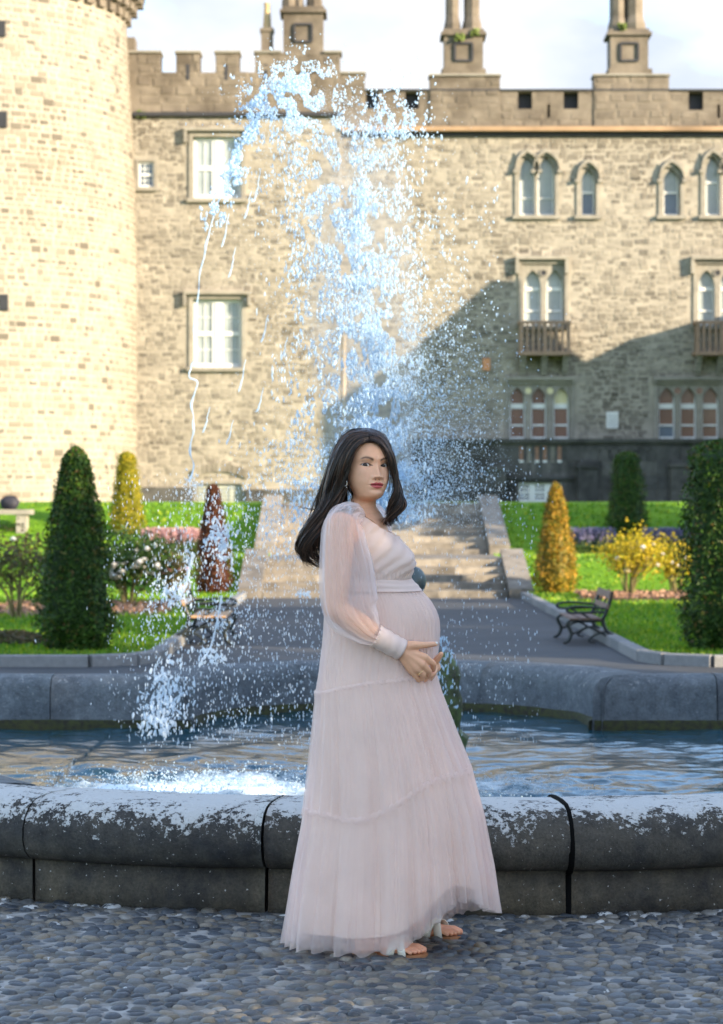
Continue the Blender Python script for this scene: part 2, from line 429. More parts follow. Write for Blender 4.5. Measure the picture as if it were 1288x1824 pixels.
def gothic_window(rect, y, lights_px, spr_py, ap_py, mats, bars, heavy, name='window', hoodfn=None, oculi=()):
    x0, x1, z0, z1 = rect
    mb = sur(*rect, y, .10, .05); 
    if hoodfn: hoodfn(mb)
    win = bl(name, mb, M_dress)
    L = [(cx(a), cx(b)) for a, b in lights_px]
    bl('tracery', tracery(x0, x1, z0, z1, y, L, cz(spr_py), cz(ap_py)), M_dress, win)
    for k, (a, b) in enumerate(L):
        fm = MB(); e = .045
        fm.box(a, a+e, y+.20, y+.26, z0, z1-.1); fm.box(b-e, b, y+.20, y+.26, z0, z1-.1); fm.box(a+e, b-e, y+.20, y+.26, z0, z0+e*1.6)
        for py_, t in bars: fm.box(a+e, b-e, y+.185, y+.26, cz(py_)-t/2, cz(py_)+t/2)
        bl('frame', fm, M_white, win)
        cuts = [z0] + sorted(cz(p) for p, t in bars) + [z1-.05]
        for q in range(len(cuts)-1):
            p = MB(); p.box(a+.01, b-.01, y+.235, y+.245, cuts[q], cuts[q+1])
            m = mats[k][q] if isinstance(mats[k], (list, tuple)) else mats[k]
            bl('pane', p, m, win)
    for px, py, rad, m in oculi:
        mb = MB(); c = (cx(px), y+.028, cz(py)); N = 16; i = len(mb.v)
        mb.v += [(c[0]+rad*math.cos(2*math.pi*k/N), c[1]-.004, c[2]+rad*math.sin(2*math.pi*k/N)) for k in range(N)]; mb.f.append(tuple(range(N))); mb.m.append(0)
        o = bl('oculus', mb, m, win)
        mb = MB(); P = [[(c[0]+(rad+dr)*math.cos(2*math.pi*k/N), c[1]-dy, c[2]+(rad+dr)*math.sin(2*math.pi*k/N)) for k in range(N)] for dr, dy in ((0,.002),(0,.03),(.035,.03),(.035,.0))]
        mb.grid(P, closed_v=True); bl('oculus_rim', mb, M_dress, win)
    return win
def lancet_hood(lights_px, spr, ap):
    def f(mb):
        for a, b in lights_px:
            x0, x1 = cx(a), cx(b); m, hw = (x0+x1)/2, (x1-x0)/2+.14; zs, za = cz(spr), cz(ap); N = 12; prev = None
            for k in range(N+1):
                t = -hw+2*hw*k/N; z = zs+gothic(t, hw, za-zs)
                q = [(m+t, Y_R-.14, z), (m+t, Y_R-.14, z+.11), (m+t, Y_R+.02, z+.13), (m+t, Y_R+.02, z-.02)]
                if prev:
                    for e in range(3): mb.quad(prev[e], q[e], q[e+1], prev[e+1])
                    mb.quad(prev[3], q[3], q[0], prev[0])
                prev = q
            mb.box(x0-.20, x0-.08, Y_R-.16, Y_R, zs-.10, zs); mb.box(x1+.08, x1+.20, Y_R-.165, Y_R, zs-.10, zs)
    return f
la = [(926,953),(958,988)]
gothic_window(win_right[0], Y_R, la, 312, 279, [[M_blind]*2]*2, [(352,.03)], 0, hoodfn=lancet_hood(la, 303, 272))
la = [(1036,1060)]
gothic_window(win_right[1], Y_R, la, 322, 302, [[M_pane, M_blind]], [(342,.06)], 0, hoodfn=lancet_hood(la, 320, 290))
la = [(1182,1210)]
gothic_window(win_right[2], Y_R, la, 322, 302, [[M_pane, M_blind]], [(342,.06)], 0, hoodfn=lancet_hood(la, 320, 290))
la = [(1257,1283),(1290,1318)]
gothic_window(win_right[3], Y_R, la, 312, 279, [[M_blind]*2]*2, [(324,.05)], 0, hoodfn=lancet_hood(la, 303, 272))
def balcony(px0, px1):
    x0, x1 = cx(px0), cx(px1); zt, zb = cz(580), cz(628)
    mb = MB(); y = Y_R-.62
    mb.box(x0-.06, x1+.06, y-.06, Y_R, zb-.12, zb); b = bl('balcony', mb, M_timber)
    mb = MB(); mb.box(x0-.04, x1+.04, y-.03, y+.09, zt, zt+.10); mb.box(x0-.04, x0+.06, y+.09, Y_R-.05, zt, zt+.10); mb.box(x1-.06, x1+.04, y+.09, Y_R-.05, zt, zt+.10); bl('handrail', mb, M_timber, b)
    n = 8
    for k in range(n+1):
        xx = lerp(x0+.04, x1-.04, k/n); t = .055 if k in (0, n//2, n) else .035
        mb = MB(); mb.box(xx-t, xx+t, y, y+.06, zb, zt); bl('baluster', mb, M_timber, b)
    for s_ in (x0+.02, x1-.02):
        for q in (.2, .4):
            mb = MB(); mb.box(s_-.03, s_+.03, y+q-.02, y+q+.04, zb, zt); bl('baluster', mb, M_timber, b)
    for xx in (x0+.1, (x0+x1)/2, x1-.1):
        mb = MB(); 
        for k in range(5): mb.box(xx-.09, xx+.09, Y_R-.52+k*.10, Y_R, zb-.22-k*.11, zb-.121-k*.11)
        bl('corbel', mb, M_dress, b)
for x0, x1, la, oc in ((918,1012,[(934,964),(973,1003)],968), (1230,1325,[(1244,1274),(1283,1313)],1278)):
    rr = R(x0+11, x1-6, 470, 580)
    def hd(mb, x0=x0, x1=x1): hood(mb, cx(x0), cx(x1), cz(470)+.12, Y_R, .42, .10, .22)
    gothic_window(rr, Y_R, la, 510, 481, [[M_blind]*3]*2, [(514,.10),(553,.05)], 0, hoodfn=hd, oculi=[(oc, 486, .085, M_dark)])
    balcony(x0+6, x1)
for x0, la, ocs, tops in ((905,[(908,936),(946,974),(986,1014)],(941,980),(M_yellowglass,M_yellowglass)), (1170,[(1173,1203),(1212,1241),(1251,1281)],(1207,1246),(M_boardglass,M_boardglass))):
    rr = R(x0, x0+112, 684, 782); up = M_yellowglass if x0 == 905 else M_boardglass
    first = [M_boardglass]*3 if x0 == 905 else [M_pane, M_boardglass, M_boardglass]
    pm = [first, [M_boardglass]*3, [M_boardglass, M_boardglass, up]]
    def hd(mb, x0=x0): hood(mb, cx(x0-7), cx(x0+120), cz(684)+.11, Y_R, .1, .10, .16)
    w_ = gothic_window(rr, Y_R, la, 718, 690, pm, [(757,.055),(723,.15)], 0, hoodfn=hd, oculi=[(o_, 696, .10, m_) for o_, m_ in zip(ocs, tops)])
# louvred vent
mb = MB(); a = R(1080,1101,734,763); mb.box(a[0],a[1],Y_R-.06,Y_R,a[2],a[3]); v = bl('vent', mb, M_white)
for k in range(7):
    z_ = lerp(a[2]+.04, a[3]-.04, (k+.5)/7); mb = MB(); mb.box(a[0]+.04, a[1]-.04, Y_R-.075, Y_R-.061, z_-.014, z_+.014); bl('louvre', mb, plain('louvre_grey', (.45,.46,.46), .5) if k == 0 else bpy.data.materials['louvre_grey'], v)
a = R(860,873,638,660); mb = MB(); mb.box(a[0],a[1],Y_R-.06,Y_R-.01,a[2],a[3]); bl('plaque', mb, plain('plaque_orange', (.50,.22,.10), .6))
mb = MB(); mb.tube([(cx(612), Y_R-.12, cz(600)), (cx(612), Y_R-.12, BASE)], .07, 10); bl('drainpipe', mb, plain('pipe_paint', (.50,.40,.30), .6), castle, True)

# ---- basement terrace on the right: a projecting wall with string, piers, small balustrade and basement window
Y_T = CY-1.1; tz0, tzt = BASE-.3, PZ(787, Y_T)
def tx(px): return PX(px, Y_T)
def tz(py): return PZ(py, Y_T)
bwin = (tx(924), tx(1000), tz(894), tz(860))
slots = [(tx(p), tx(p+7.5), tz(820), tz(794)) for p in (925, 939, 953, 967, 981, 993)]
mb = plane_with_holes(tx(735), tx(1500), tz0, tzt, Y_T, [bwin]+slots, .3); mb.quad((tx(735),Y_T,tzt),(tx(1500),Y_T,tzt),(tx(1500),CY,tzt),(tx(735),CY,tzt))
mb.quad((tx(735),Y_T,tz0),(tx(735),Y_T,tzt),(tx(735),CY,tzt),(tx(735),CY,tz0))
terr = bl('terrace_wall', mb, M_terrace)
z = tz0; hs = .42
while z < tzt-.15:
    x = tx(735)+rnd(-.5, 0)
    while x < tx(1330):
        w = rnd(.6, 1.15); a, b = max(x, tx(735)), x+w
        zz1 = min(z+hs, tzt-.14)
        if b-a > .1 and not any(a < r_[1]+.08 and b > r_[0]-.08 and z < r_[3]+.04 and zz1 > r_[2]-.04 for r_ in [bwin]+slots):
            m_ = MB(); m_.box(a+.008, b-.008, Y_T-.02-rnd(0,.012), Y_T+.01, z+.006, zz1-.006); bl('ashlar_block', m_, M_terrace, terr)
        x += w
    z += hs
mb = MB(); mb.box(tx(733), tx(1500), Y_T-.14, Y_T+.2, tzt, tzt+.09); mb.box(tx(733), tx(1500), Y_T-.08, Y_T+.2, tzt-.06, tzt-.001); bl('string_course', mb, M_terrace, terr)
for k, s_ in enumerate(slots):
    mb = MB(); mb.box(s_[0]+.005, s_[1]-.005, Y_T+.05, Y_T+.07, s_[2]+.01, s_[3]-.01); bl('slot_panel', mb, M_board if k not in (1, 4) else M_dress, terr)
    mb = MB(); m_ = (s_[0]+s_[1])/2; mb.box(s_[0]+.002, s_[1]-.002, Y_T-.01, Y_T+.06, s_[2]-.06, s_[2]); bl('slot_sill', mb, M_white if k not in (1, 4) else M_dress, terr)
for p0, p1, pt in ((866,900,838), (1028,1062,834), (1192,1238,832), (735,762,838)):
    mb = MB(); a, b = tx(p0), tx(p1); zt = tz(pt); mb.box(a, b, Y_T-.34, Y_T, tz0, zt); mb.box(a-.06, b+.06, Y_T-.40, Y_T, zt, zt+.10)
    mb.box(a+.02, b-.02, Y_T-.2, Y_T, zt+.10, zt+.2); bl('buttress', mb, M_terrace, terr)
mb = MB()
for k in range(7):      # blind arcade
    a = tx(1052+k*17); 
    for e in range(6):
        t0, t1 = e/6*math.pi, (e+1)/6*math.pi; rr_ = .12; c_ = (a+.13, tz(806))
        mb.quad((c_[0]+rr_*math.cos(t0), Y_T-.05, c_[1]+rr_*math.sin(t0)), (c_[0]+rr_*math.cos(t1), Y_T-.05, c_[1]+rr_*math.sin(t1)), (c_[0]+(rr_+.05)*math.cos(t1), Y_T-.05, c_[1]+(rr_+.05)*math.sin(t1)), (c_[0]+(rr_+.05)*math.cos(t0), Y_T-.05, c_[1]+(rr_+.05)*math.sin(t0)))
    mb.box(a-.03, a+.02, Y_T-.05, Y_T-.01, tz(822), tz(806))
bl('blind_arcade', mb, M_terrace, terr)
mb = sur(*bwin, Y_T, .09, .03, False); mb.box(bwin[0]-.35, bwin[1]+.35, Y_T-.12, Y_T-.001, bwin[3]+.10, bwin[3]+.18)
w_ = bl('window', mb, M_terrace); sash(w_, *bwin, Y_T, 3, 3, 2, M_pane, fr=.05, bar=.03, mul=.10, yin=.08)
# plinth on the left block
mb = MB(); mb.box(cx(246), cx(346), Y_L-.12, Y_L, BASE, cz(868)); bl('plinth', mb, M_terrace); mb = MB(); mb.box(cx(440), cx(606), Y_L-.12, Y_L, BASE, cz(872)); bl('plinth', mb, M_terrace)

# ---- parapets, battlements, chimneys
def blocks(name, rows, mat=M_ashlar):
    for x0, x1, y0, y1, d in rows:
        mb = MB(); mb.box(x0, x1, CY-.30-d, CY+.45, y1, y0); bl(name, mb, mat)
zsL = cz(207); zc = cz(132); zm = cz(98)
mb = MB(); mb.box(cx(215), cx(606.5), CY-.42, CY+.4, ztopL-.0, zsL+.06); bl('string_course', mb, M_dark)
blocks('parapet', [(cx(200), cx(606.5), zc, zsL+.06, 0)])
blocks('merlon', [(cx(215), cx(242), cz(70), zm-.001, .01), (cx(215), cx(287), zm, zc, .004), (cx(315), cx(357), zm, zc, .004), (cx(385), cx(427), zm, zc, .004), (cx(455), cx(606), zm, zc, .004)])
for px in (336, 404, 474):
    mb = MB(); mb.box(cx(px-3), cx(px+3), CY-.32, CY-.29, cz(146), cz(118)); bl('arrow_slit', mb, M_dark)
for a, b in ((215,287),(315,357),(385,427),(455,500),(580,607)):
    mb = MB(); mb.box(cx(a)-.04, cx(b)+.04, CY-.38, CY+.5, zm+.001, zm+.07); bl('coping', mb, M_dress)
# right parapet
zsR0, zsR1 = cz(242), cz(228)
mb = MB(); mb.box(cx(607), cx(1500), CY-.12, CY+.3, zsR0-.02, cz(236)); bl('string_course', mb, M_dark)  # dark strip paints the shadow below the stone string course
mb = MB(); mb.box(cx(607), cx(1500), CY-.34, CY+.3, cz(236)+.001, zsR1); bl('string_course', mb, M_string)
zp = cz(164); holes = [R(652,674,166,196), R(722,746,166,196), R(922,947,166,196), R(1003,1029,166,196), R(1225,1251,166,198), R(974,979,188,212), R(1276,1281,188,212)]
bl('parapet', plane_with_holes(cx(607), cx(1500), zsR1, zp, CY-.2, holes, .5), M_ashlar)
for h_ in holes:
    mb = MB(); mb.box(h_[0]+.002, h_[1]-.002, CY+.12, CY+.14, h_[2]+.002, h_[3]-.002); bl('crenel_panel', mb, M_dark)  # dark panel set inside each parapet slot
mb = MB(); mb.box(cx(650), cx(1500), CY-.26, CY+.4, zp+.001, zp+.05); bl('coping', mb, M_dark)
blocks('parapet_step', [(cx(607), cx(650), cz(134), zsR1+.003, -.06), (cx(765), cx(890), cz(138), zsR1+.003, -.06), (cx(1057), cx(1190), cz(138), zsR1+.003, -.06)])
for a, b, t in ((605,652,134),(763,892,138),(1055,1192,138)):
    mb = MB(); mb.box(cx(a), cx(b), CY-.32, CY+.5, cz(t)+.001, cz(t)+.06); bl('coping', mb, M_dress)
def chimney(px0, px1, base, corn, flues, top=-40):
    x0, x1 = cx(px0), cx(px1); y0, y1 = CY-.25, CY+.75; mb = MB()
    zb = cz(base); zc_ = cz(corn)
    mb.box(x0-.05, x1+.05, y0-.05, y1, cz(138)+.06, zb); mb.box(x0, x1, y0, y1, zb+.001, zc_); ch = bl('chimney', mb, M_ashlar)
    xm = (x0+x1)/2; zm_ = (zb+zc_)/2; mb = MB(); w = .26
    for t, o_ in ((.05, 0),):
        mb.box(xm-w, xm+w, y0-.06, y0-.001, zm_+w-.03, zm_+w+.03); mb.box(xm-w, xm+w, y0-.06, y0-.001, zm_-w-.03, zm_-w+.03)
        mb.box(xm-w-.03, xm-w+.03, y0-.062, y0-.001, zm_-w+.03, zm_+w-.03); mb.box(xm+w-.03, xm+w+.03, y0-.062, y0-.001, zm_-w+.03, zm_+w-.03)
    bl('chimney_panel', mb, M_dark, ch)
    mb = MB(); mb.box(x0-.1, x1+.1, y0-.1, y1+.1, zc_+.001, zc_+.1); mb.box(x0-.03, x1+.03, y0-.03, y1+.03, zc_+.101, zc_+.2); bl('cornice', mb, M_ashlar, ch)
    for c_, w_ in flues:
        mb = MB(); X = cx(c_); r_ = w_/2/59.8*1.04
        for yy in (y0+.28, y1-.28):
            mb.lathe([(r_*1.25, zc_+.2), (r_*1.25, zc_+.38), (r_, zc_+.6), (r_, cz(top)), (r_*1.3, cz(top)+.15), (r_*1.3, cz(top)+.4), (.01, cz(top)+.4)], (X, yy, 0), 8)
        bl('flue', mb, M_ashlar, ch)
chimney(505, 576, 98, 26, [(515,20),(533,12),(560,22)])
chimney(791, 860, 125, 66, [(806,22),(841,26)])
chimney(1086, 1153, 125, 66, [(1101,24),(1131,30)])
blocks('parapet_step', [(cx(786), cx(865), cz(125), cz(138)+.061, -.03), (cx(1081), cx(1160), cz(125), cz(138)+.061, -.03)])
mb = MB(); mb.box(cx(465), cx(486), CY, CY+.4, zm+.07, cz(56)); mb.box(cx(463), cx(488), CY-.04, CY+.44, cz(56)+.001, cz(50)); c_ = bl('chimney', mb, M_ashlar)
mb = MB(); mb.lathe([(.13, cz(50)), (.11, cz(30)), (.08, cz(8)), (.1, cz(6)), (.1, cz(3)), (.01, cz(3))], (cx(475.5), CY+.2, 0), 12); bl('chimney_pot', mb, plain('pot_clay', (.50,.36,.20), .8), c_, True)
for px, py in ((508//2+0, 207), (818, 70), (845, 62), (1106, 52)):
    mb = MB()
    for k in range(40):
        p = Vector((cx(px)+rnd(-.12,.12), CY-.4+rnd(0,.1), cz(py)+rnd(-.1,.1))); a = Vector((rnd(-1,1),rnd(-1,1),rnd(-1,1))).normalized()*.06; b = a.orthogonal().normalized()*.06
        mb.quad(p-a, p-b, p+a, p+b)
    bl('weeds', mb, M_moss)
# coursed blocks facing the parapets
def facing(x0, x1, z0, z1, y, rects=()):
    mb = MB()
    for sx, sz, w, h in rubble_list(x0, x1, z0, z1, rects, .20, .30, .35, .85): add_stone(mb, Vector((sx, y-.002, sz)), w*.98, h*.92, rnd(.004, .016))
    tag(bl('ashlar_blocks', mb, M_ashlar), kind='stuff')
facing(cx(246), cx(606), zsL+.08, zc-.02, CY-.30)
for a_, b_ in ((246,287),(315,357),(385,427),(455,606)): facing(cx(a_), cx(b_), zc, zm, CY-.306)
facing(cx(652), cx(763), zsR1, zp-.04, CY-.2, holes); facing(cx(892), cx(1055), zsR1, zp-.04, CY-.2, holes); facing(cx(1192), cx(1330), zsR1, zp-.04, CY-.2, holes)
for a_, b_, t_ in ((607,650,134),(765,890,138),(1057,1190,138)): facing(cx(a_), cx(b_), zsR1+.01, cz(t_)-.02, CY-.24)
# thin unseen wall added and shaped to shade the lower right of the facade
mb = MB(); prof = [(62.6, BASE-.5), (62.6, 9.2), (64.2, 9.9), (65.9, 11.5), (65.95, 10.1), (66.3, 9.9), (67.3, 8.1), (68.4, 8.45), (69.6, 8.3), (71.9, 8.3), (71.9, BASE-.5)]
i = 0; n = len(prof); mb.v += [(14.0, y, z) for y, z in prof] + [(14.8, y, z) for y, z in prof]
mb.f.append(tuple(range(n))); mb.f.append(tuple(reversed(range(n, 2*n)))); mb.m += [0, 0]
for k in range(n): mb.f.append((k, k+n, (k+1) % n + n, (k+1) % n)); mb.m.append(0)
bl('shadow_wall', mb, M_rubble)
# ------------------------------------------------------------------ ground, path, lawns, stairs
def struct(o, kind='structure'): o['kind'] = kind; return o
t = NT('ground_grass'); n1 = t.noise(.25, 4); t.color(t.ramp(n1, [(.3, (.05,.085,.02)), (.7, (.08,.12,.03))])); t.rough(.9); M_ground = t.mat
t = NT('asphalt'); n1 = t.noise(90, 4, .7); n2 = t.noise(.9, 5, .6)
c = t.mix(.55, t.ramp(n2, [(.3, (.024,.028,.034)), (.7, (.046,.050,.057))]), t.ramp(n1, [(.3, .45), (.75, 1.4)]), 'MULTIPLY')
t.color(c); t.rough(.75); t.bump(n1, .4, .006); M_asphalt = t.mat
t = NT('lawn_turf'); n1 = t.noise(55, 5, .7); n2 = t.noise(1.3, 4)
c = t.ramp(n2, [(.3, (.075,.19,.006)), (.7, (.15,.29,.010))]); c = t.mix(.6, c, t.ramp(n1, [(.3, .4), (.7, 1.5)]), 'MULTIPLY')
t.color(c); t.rough(.85); t.set(Specular_IOR_Level=.2); t.bump(n1, .8, .03); M_lawn = t.mat
t = NT('grass_blade'); g = t.new('ShaderNodeNewGeometry'); c = t.ramp(g.outputs['Random Per Island'], [(0,(.06,.17,.006)),(.6,(.15,.31,.010)),(1,(.30,.36,.015))]); t.color(c); t.rough(.6)
tr = t.new('ShaderNodeBsdfTranslucent'); t.link(c, tr.inputs['Color']); mx = t.new('ShaderNodeMixShader'); mx.inputs[0].default_value = .4
t.link(t.b.outputs[0], mx.inputs[1]); t.link(tr.outputs[0], mx.inputs[2]); t.link(mx.outputs[0], t.out.inputs['Surface']); M_blade = t.mat
M_kerb = piece_mat('kerb_stone', [(0,(.20,.205,.21)),(1,(.27,.27,.27))], grain=20, grain_amt=.4)
M_step = piece_mat('step_stone', [(0,(.20,.18,.155)),(.5,(.27,.24,.20)),(1,(.34,.30,.245))], grain=7, grain_amt=.5, stain=(2.5,(.55,.54,.52)))
M_soil = plain('bed_soil', (.14,.085,.06), .95, .4, 9, bump=.8)
M_gravel = plain('terrace_gravel', (.33,.29,.23), .95, .25, 6, bump=.5)

mb = MB(); mb.quad((-900,-300,-.04),(900,-300,-.04),(900,1500,-.04),(-900,1500,-.04)); struct(mb.build('ground', M_ground))
XL, XR = -1.97, 2.70; YK = 22.4; SL, SR = -1.65, 2.45
Y1, Y2, Y3, Y4 = 40.2, 42.7, 46.5, 50.7; Z1, Z2 = .60, 1.63
mb = MB(); mb.quad((-30,4,0),(30,4,0),(30,YK+.3,0),(-30,YK+.3,0)); mb.quad((XL-.05,YK+.3,0),(XR+.05,YK+.3,0),(XR+.05,Y1+.1,0),(XL-.05,Y1+.1,0)); struct(mb.build('path', M_asphalt))
def lawn_z(y):
    if y < Y1-.1: return .07
    if y < Y2: return lerp(.07, Z1, smooth01((y-Y1+.1)/(Y2-Y1+.1)))
    if y < Y3: return Z1
    if y < Y4+.6: return lerp(Z1, Z2, smooth01((y-Y3)/(Y4+.6-Y3)))
    return lerp(Z2, 1.70, (y-Y4)/(CY-Y4))
ys = list(np.arange(YK, Y1, 1.2)) + list(np.arange(Y1-.1, Y4+.8, .3)) + [52, 55, 60, 66, 72, 74]
def edge_in(y, s):
    if y < Y1: base = XL if s < 0 else XR; r = .9; d = max(0, 1-(y-YK)/r); return base + s*r*(1-math.sqrt(max(0, 1-d*d)))*.8
    return (SL-.02) if s < 0 else (SR+.02)
lawns = []
for s in (-1, 1):
    mb = MB(); P = []
    for y in sorted(ys + [YK+.15, YK+.3, YK+.5, YK+.8]):
        if y > Y4+.7 : xi = .4 - s*.01
        else: xi = edge_in(y, s)
        P.append([(lerp(xi, s*34, (k/16)**1.6), y, lawn_z(y)+.02*math.sin(k*1.3+y*.4)*(k > 0)) for k in range(17)])
    if s > 0: P = [list(reversed(r)) for r in P]
    mb.grid(P); lw = mb.build('lawn', M_lawn, smooth=True); struct(lw); lawns.append(lw)
    # grass tufts close to the kerb and along the banks
    g = MB(); random.seed(11+s)
    for k in range(26000):
        y = YK+.08 + (rnd(0,1)**1.5)*(Y4-YK); e = edge_in(y, s); x = e + s*(.04+rnd(0, 1)**1.0*(y*.17+1.2-abs(e)))
        if abs(x) > y*.16+.6: continue
        z = lawn_z(y); h = rnd(.03,.075); a = rnd(0, 6.28); w = .012+.0006*y
        dx, dy = math.cos(a)*w, math.sin(a)*w; lx, ly = rnd(-.04,.04), rnd(-.04,.04)
        i = len(g.v); g.v += [(x-dx,y-dy,z-.01),(x+dx,y+dy,z-.01),(x+lx,y+ly,z+h)]; g.f.append((i,i+1,i+2)); g.m.append(0)
    go = g.build('grass', M_blade); tag(go, 'short bright green grass blades of the mown lawn beside path', 'grass', kind='stuff')
# kerbs along the lawn edges, stone by stone
def kerb_run(pts):
    for a, b in zip(pts, pts[1:]):
        a, b = Vector(a), Vector(b); L = (b-a).length; n = max(1, round(L/.9)); d = (b-a)/n; u = d.normalized(); w = Vector((-u.y, u.x, 0))*.065
        for k in range(n):
            p, q = a+d*k+u*.004, a+d*(k+1)-u*.004; m = MB(); i = 0; h = .11
            m.v += [tuple(p-w)+(), tuple(q-w), tuple(q+w), tuple(p+w)]; m.v = [(v[0],v[1],-.02) for v in m.v] + [(v[0],v[1],h-.012) for v in m.v] + [tuple(Vector((v[0],v[1],h))+ (Vector((0,0,0)))) for v in m.v]
            c_ = (p+q)/2
            for j in range(8, 12): m.v[j] = (lerp(m.v[j][0], c_.x, .0)+( -w.x if j in (10,11) else w.x)*.15, m.v[j][1]+(-w.y if j in (10,11) else w.y)*.15, h)
            for f in ((0,1,5,4),(1,2,6,5),(2,3,7,6),(3,0,4,7),(4,5,9,8),(5,6,10,9),(6,7,11,10),(7,4,8,11),(8,9,10,11)): m.f.append(f); m.m.append(0)
            m.build('kerb_stone', M_kerb, kerb)
kerb = bpy.data.objects.new('kerb', None); COL.objects.link(kerb); struct(kerb)
kerb_run([(-9.0,YK-.06,0),(XL-.55,YK-.06,0),(XL-.16,YK+.22,0),(XL,YK+.75,0),(XL,YK+4,0),(XL,Y1-.2,0)])
kerb_run([(9.0,YK-.06,0),(XR+.55,YK-.06,0),(XR+.16,YK+.22,0),(XR,YK+.75,0),(XR,YK+4,0),(XR,Y1-.2,0)])
# stairs
stairs = bpy.data.objects.new('garden_stairs', None); COL.objects.link(stairs); stairs.location = (.4, Y1, 0); tag(stairs, 'wide stone garden stairs in two flights climbing to the castle terrace', 'stairs')
def flight(y0, y1, z0, z1, n):
    for k in range(n):
        a = y0+(y1-y0)*k/n; zt = z0+(z1-z0)*(k+1)/n; zb = z0+(z1-z0)*k/n-.05
        cuts = [SL] + sorted(rnd(SL+.4, SR-.4) for _ in range(2)) + [SR]
        for c0, c1 in zip(cuts, cuts[1:]):
            if c1-c0 < .05: continue
            m = MB(); m.box(c0+.004, c1-.004, a-.03, a+(y1-y0)/n+.06, zb+.01, zt+rnd(-.006,.006)); m.build('step_block', M_step, stairs)
flight(Y1, Y2, 0, Z1, 5); flight(Y3, Y4, Z1, Z2, 9)
m = MB(); m.box(SL-.3, SR+.3, Y2-.05, Y3+.05, .3, Z1+.012); m.build('landing', M_step, stairs)
for s, x in ((-1, SL), (1, SR)):
    for y0, y1, z0, z1 in ((Y1-.15, Y2+.1, .16, Z1+.18), (Y3-.15, Y4+.1, Z1+.2, Z2+.16)):
        m = MB(); a, b = (x-.40, x-.006) if s < 0 else (x+.006, x+.40)
        m.v += [(a,y0,z0-.35),(b,y0,z0-.35),(b,y1,z1-.6),(a,y1,z1-.6),(a,y0,z0),(b,y0,z0),(b,y1,z1),(a,y1,z1)]
        for f in ((0,3,2,1),(4,5,6,7),(0,1,5,4),(1,2,6,5),(2,3,7,6),(3,0,4,7)): m.f.append(f); m.m.append(0)
        m.build('cheek_slab', M_step, stairs)
# ------------------------------------------------------------------ cobbled ground
random.seed(21)
t = NT('cobble_grit'); n1 = t.noise(60, 6, .7); n2 = t.noise(5, 4)
c = t.ramp(n1, [(.3, (.075,.072,.064)), (.7, (.17,.16,.135))]); c = t.mix(t.ramp(n2, [(.5,0),(.66,1)]), c, (.36,.36,.35))
t.color(c); t.rough(.95); t.bump(n1, .8, .012); M_grit = t.mat
t = NT('cobble_stone'); c = t.ramp(t.piece_random(), [(0,(.020,.026,.033)),(.26,(.044,.055,.068)),(.52,(.078,.087,.095)),(.72,(.118,.116,.104)),(.86,(.18,.145,.095)),(1,(.22,.215,.20))])
n1 = t.noise(55, 6, .7); c = t.mix(.55, c, t.ramp(n1, [(.3,.45),(.7,1.35)]), 'MULTIPLY')
at = t.new('ShaderNodeAttribute', attribute_name='lichen'); n3 = t.noise(32, 5, .7)
lich = t.math('GREATER_THAN', t.math('ADD', t.math('MULTIPLY', n3, 1.0), t.math('MULTIPLY', at.outputs['Fac'], .5)), .93)
c = t.mix(lich, c, (.50,.51,.50)); t.color(c); t.rough(t.ramp(n1, [(.3,.30),(.7,.62)])); t.set(Specular_IOR_Level=.6); t.bump(t.noise(110, 5, .65), .6, .005); M_cobble = t.mat
def near_front(x):          # outer face of the basin on the camera side
    return 12.44 - math.sqrt(max(.1, 3.95**2 - (x-.35)**2))
cob = MB(); N = 60
P = []
for j in range(13): P.append([(lerp(-3.2, 3.2, k/N), lerp(5.6, near_front(lerp(-3.2,3.2,k/N))+.12, j/12), .012) for k in range(N+1)])
cob.grid(P); cobbles = cob.build('cobbled_ground', M_grit); struct(cobbles)
# packed stones: relaxed points, each stone the rounded cell round its point
rng = np.random.default_rng(5)
X0, X1, YA = -1.75, 1.75, 6.35
pts = []
sp = .060
yy = YA; row = 0
while yy < 9.2:
    for xx in np.arange(X0, X1, sp): pts.append((xx + (row % 2)*sp/2 + rng.normal(0, .020), yy + rng.normal(0, .017)))
    yy += sp*.80; row += 1
pts = np.array([p for p in pts if p[1] < near_front(p[0])-.005])
nd = 16; dirs = np.array([(math.cos(2*math.pi*k/nd), math.sin(2*math.pi*k/nd)) for k in range(nd)])
def radial(p, i):
    d = pts - p; dist = np.hypot(d[:,0], d[:,1]); nb = np.where((dist < .2) & (dist > 1e-6))[0]
    v = d[nb]; L2 = (v**2).sum(1)
    dots = v @ dirs.T                                     # (nb, nd)
    rr = np.where(dots > 1e-6, (L2[:,None]/2)/np.maximum(dots, 1e-6), 9.0).min(0)
    return np.minimum(rr, .075)
cells = []
for i, p in enumerate(pts):
    r = radial(p, i); r = np.minimum(r, .055*rng.uniform(.8,1.15))
    for _ in range(2): r = .25*np.roll(r,1)+.5*r+.25*np.roll(r,-1)
    cells.append(r*rng.uniform(.72,.96))
def cobble_geo(r, h, tilt):
    """dome with nd-gon footprint; returns verts, faces (ring tops)"""
    v = []; f = []
    nn = nd
    for s, z in ((1.0, -.012), (.96, h*.35), (.74, h*.82), (.36, h)):
        for k in range(nn): q = dirs[k]*r[k]*s; v.append((q[0], q[1], z+(tilt[0]*q[0]+tilt[1]*q[1])*(z > 0)))
    v.append((0, 0, h*1.04))
    for a in range(3):
        for k in range(nn): f.append((a*nn+k, a*nn+(k+1) % nn, (a+1)*nn+(k+1) % nn, (a+1)*nn+k))
    for k in range(nn): f.append((3*nn+k, 3*nn+(k+1) % nn, 4*nn))
    return v, f
vis = []
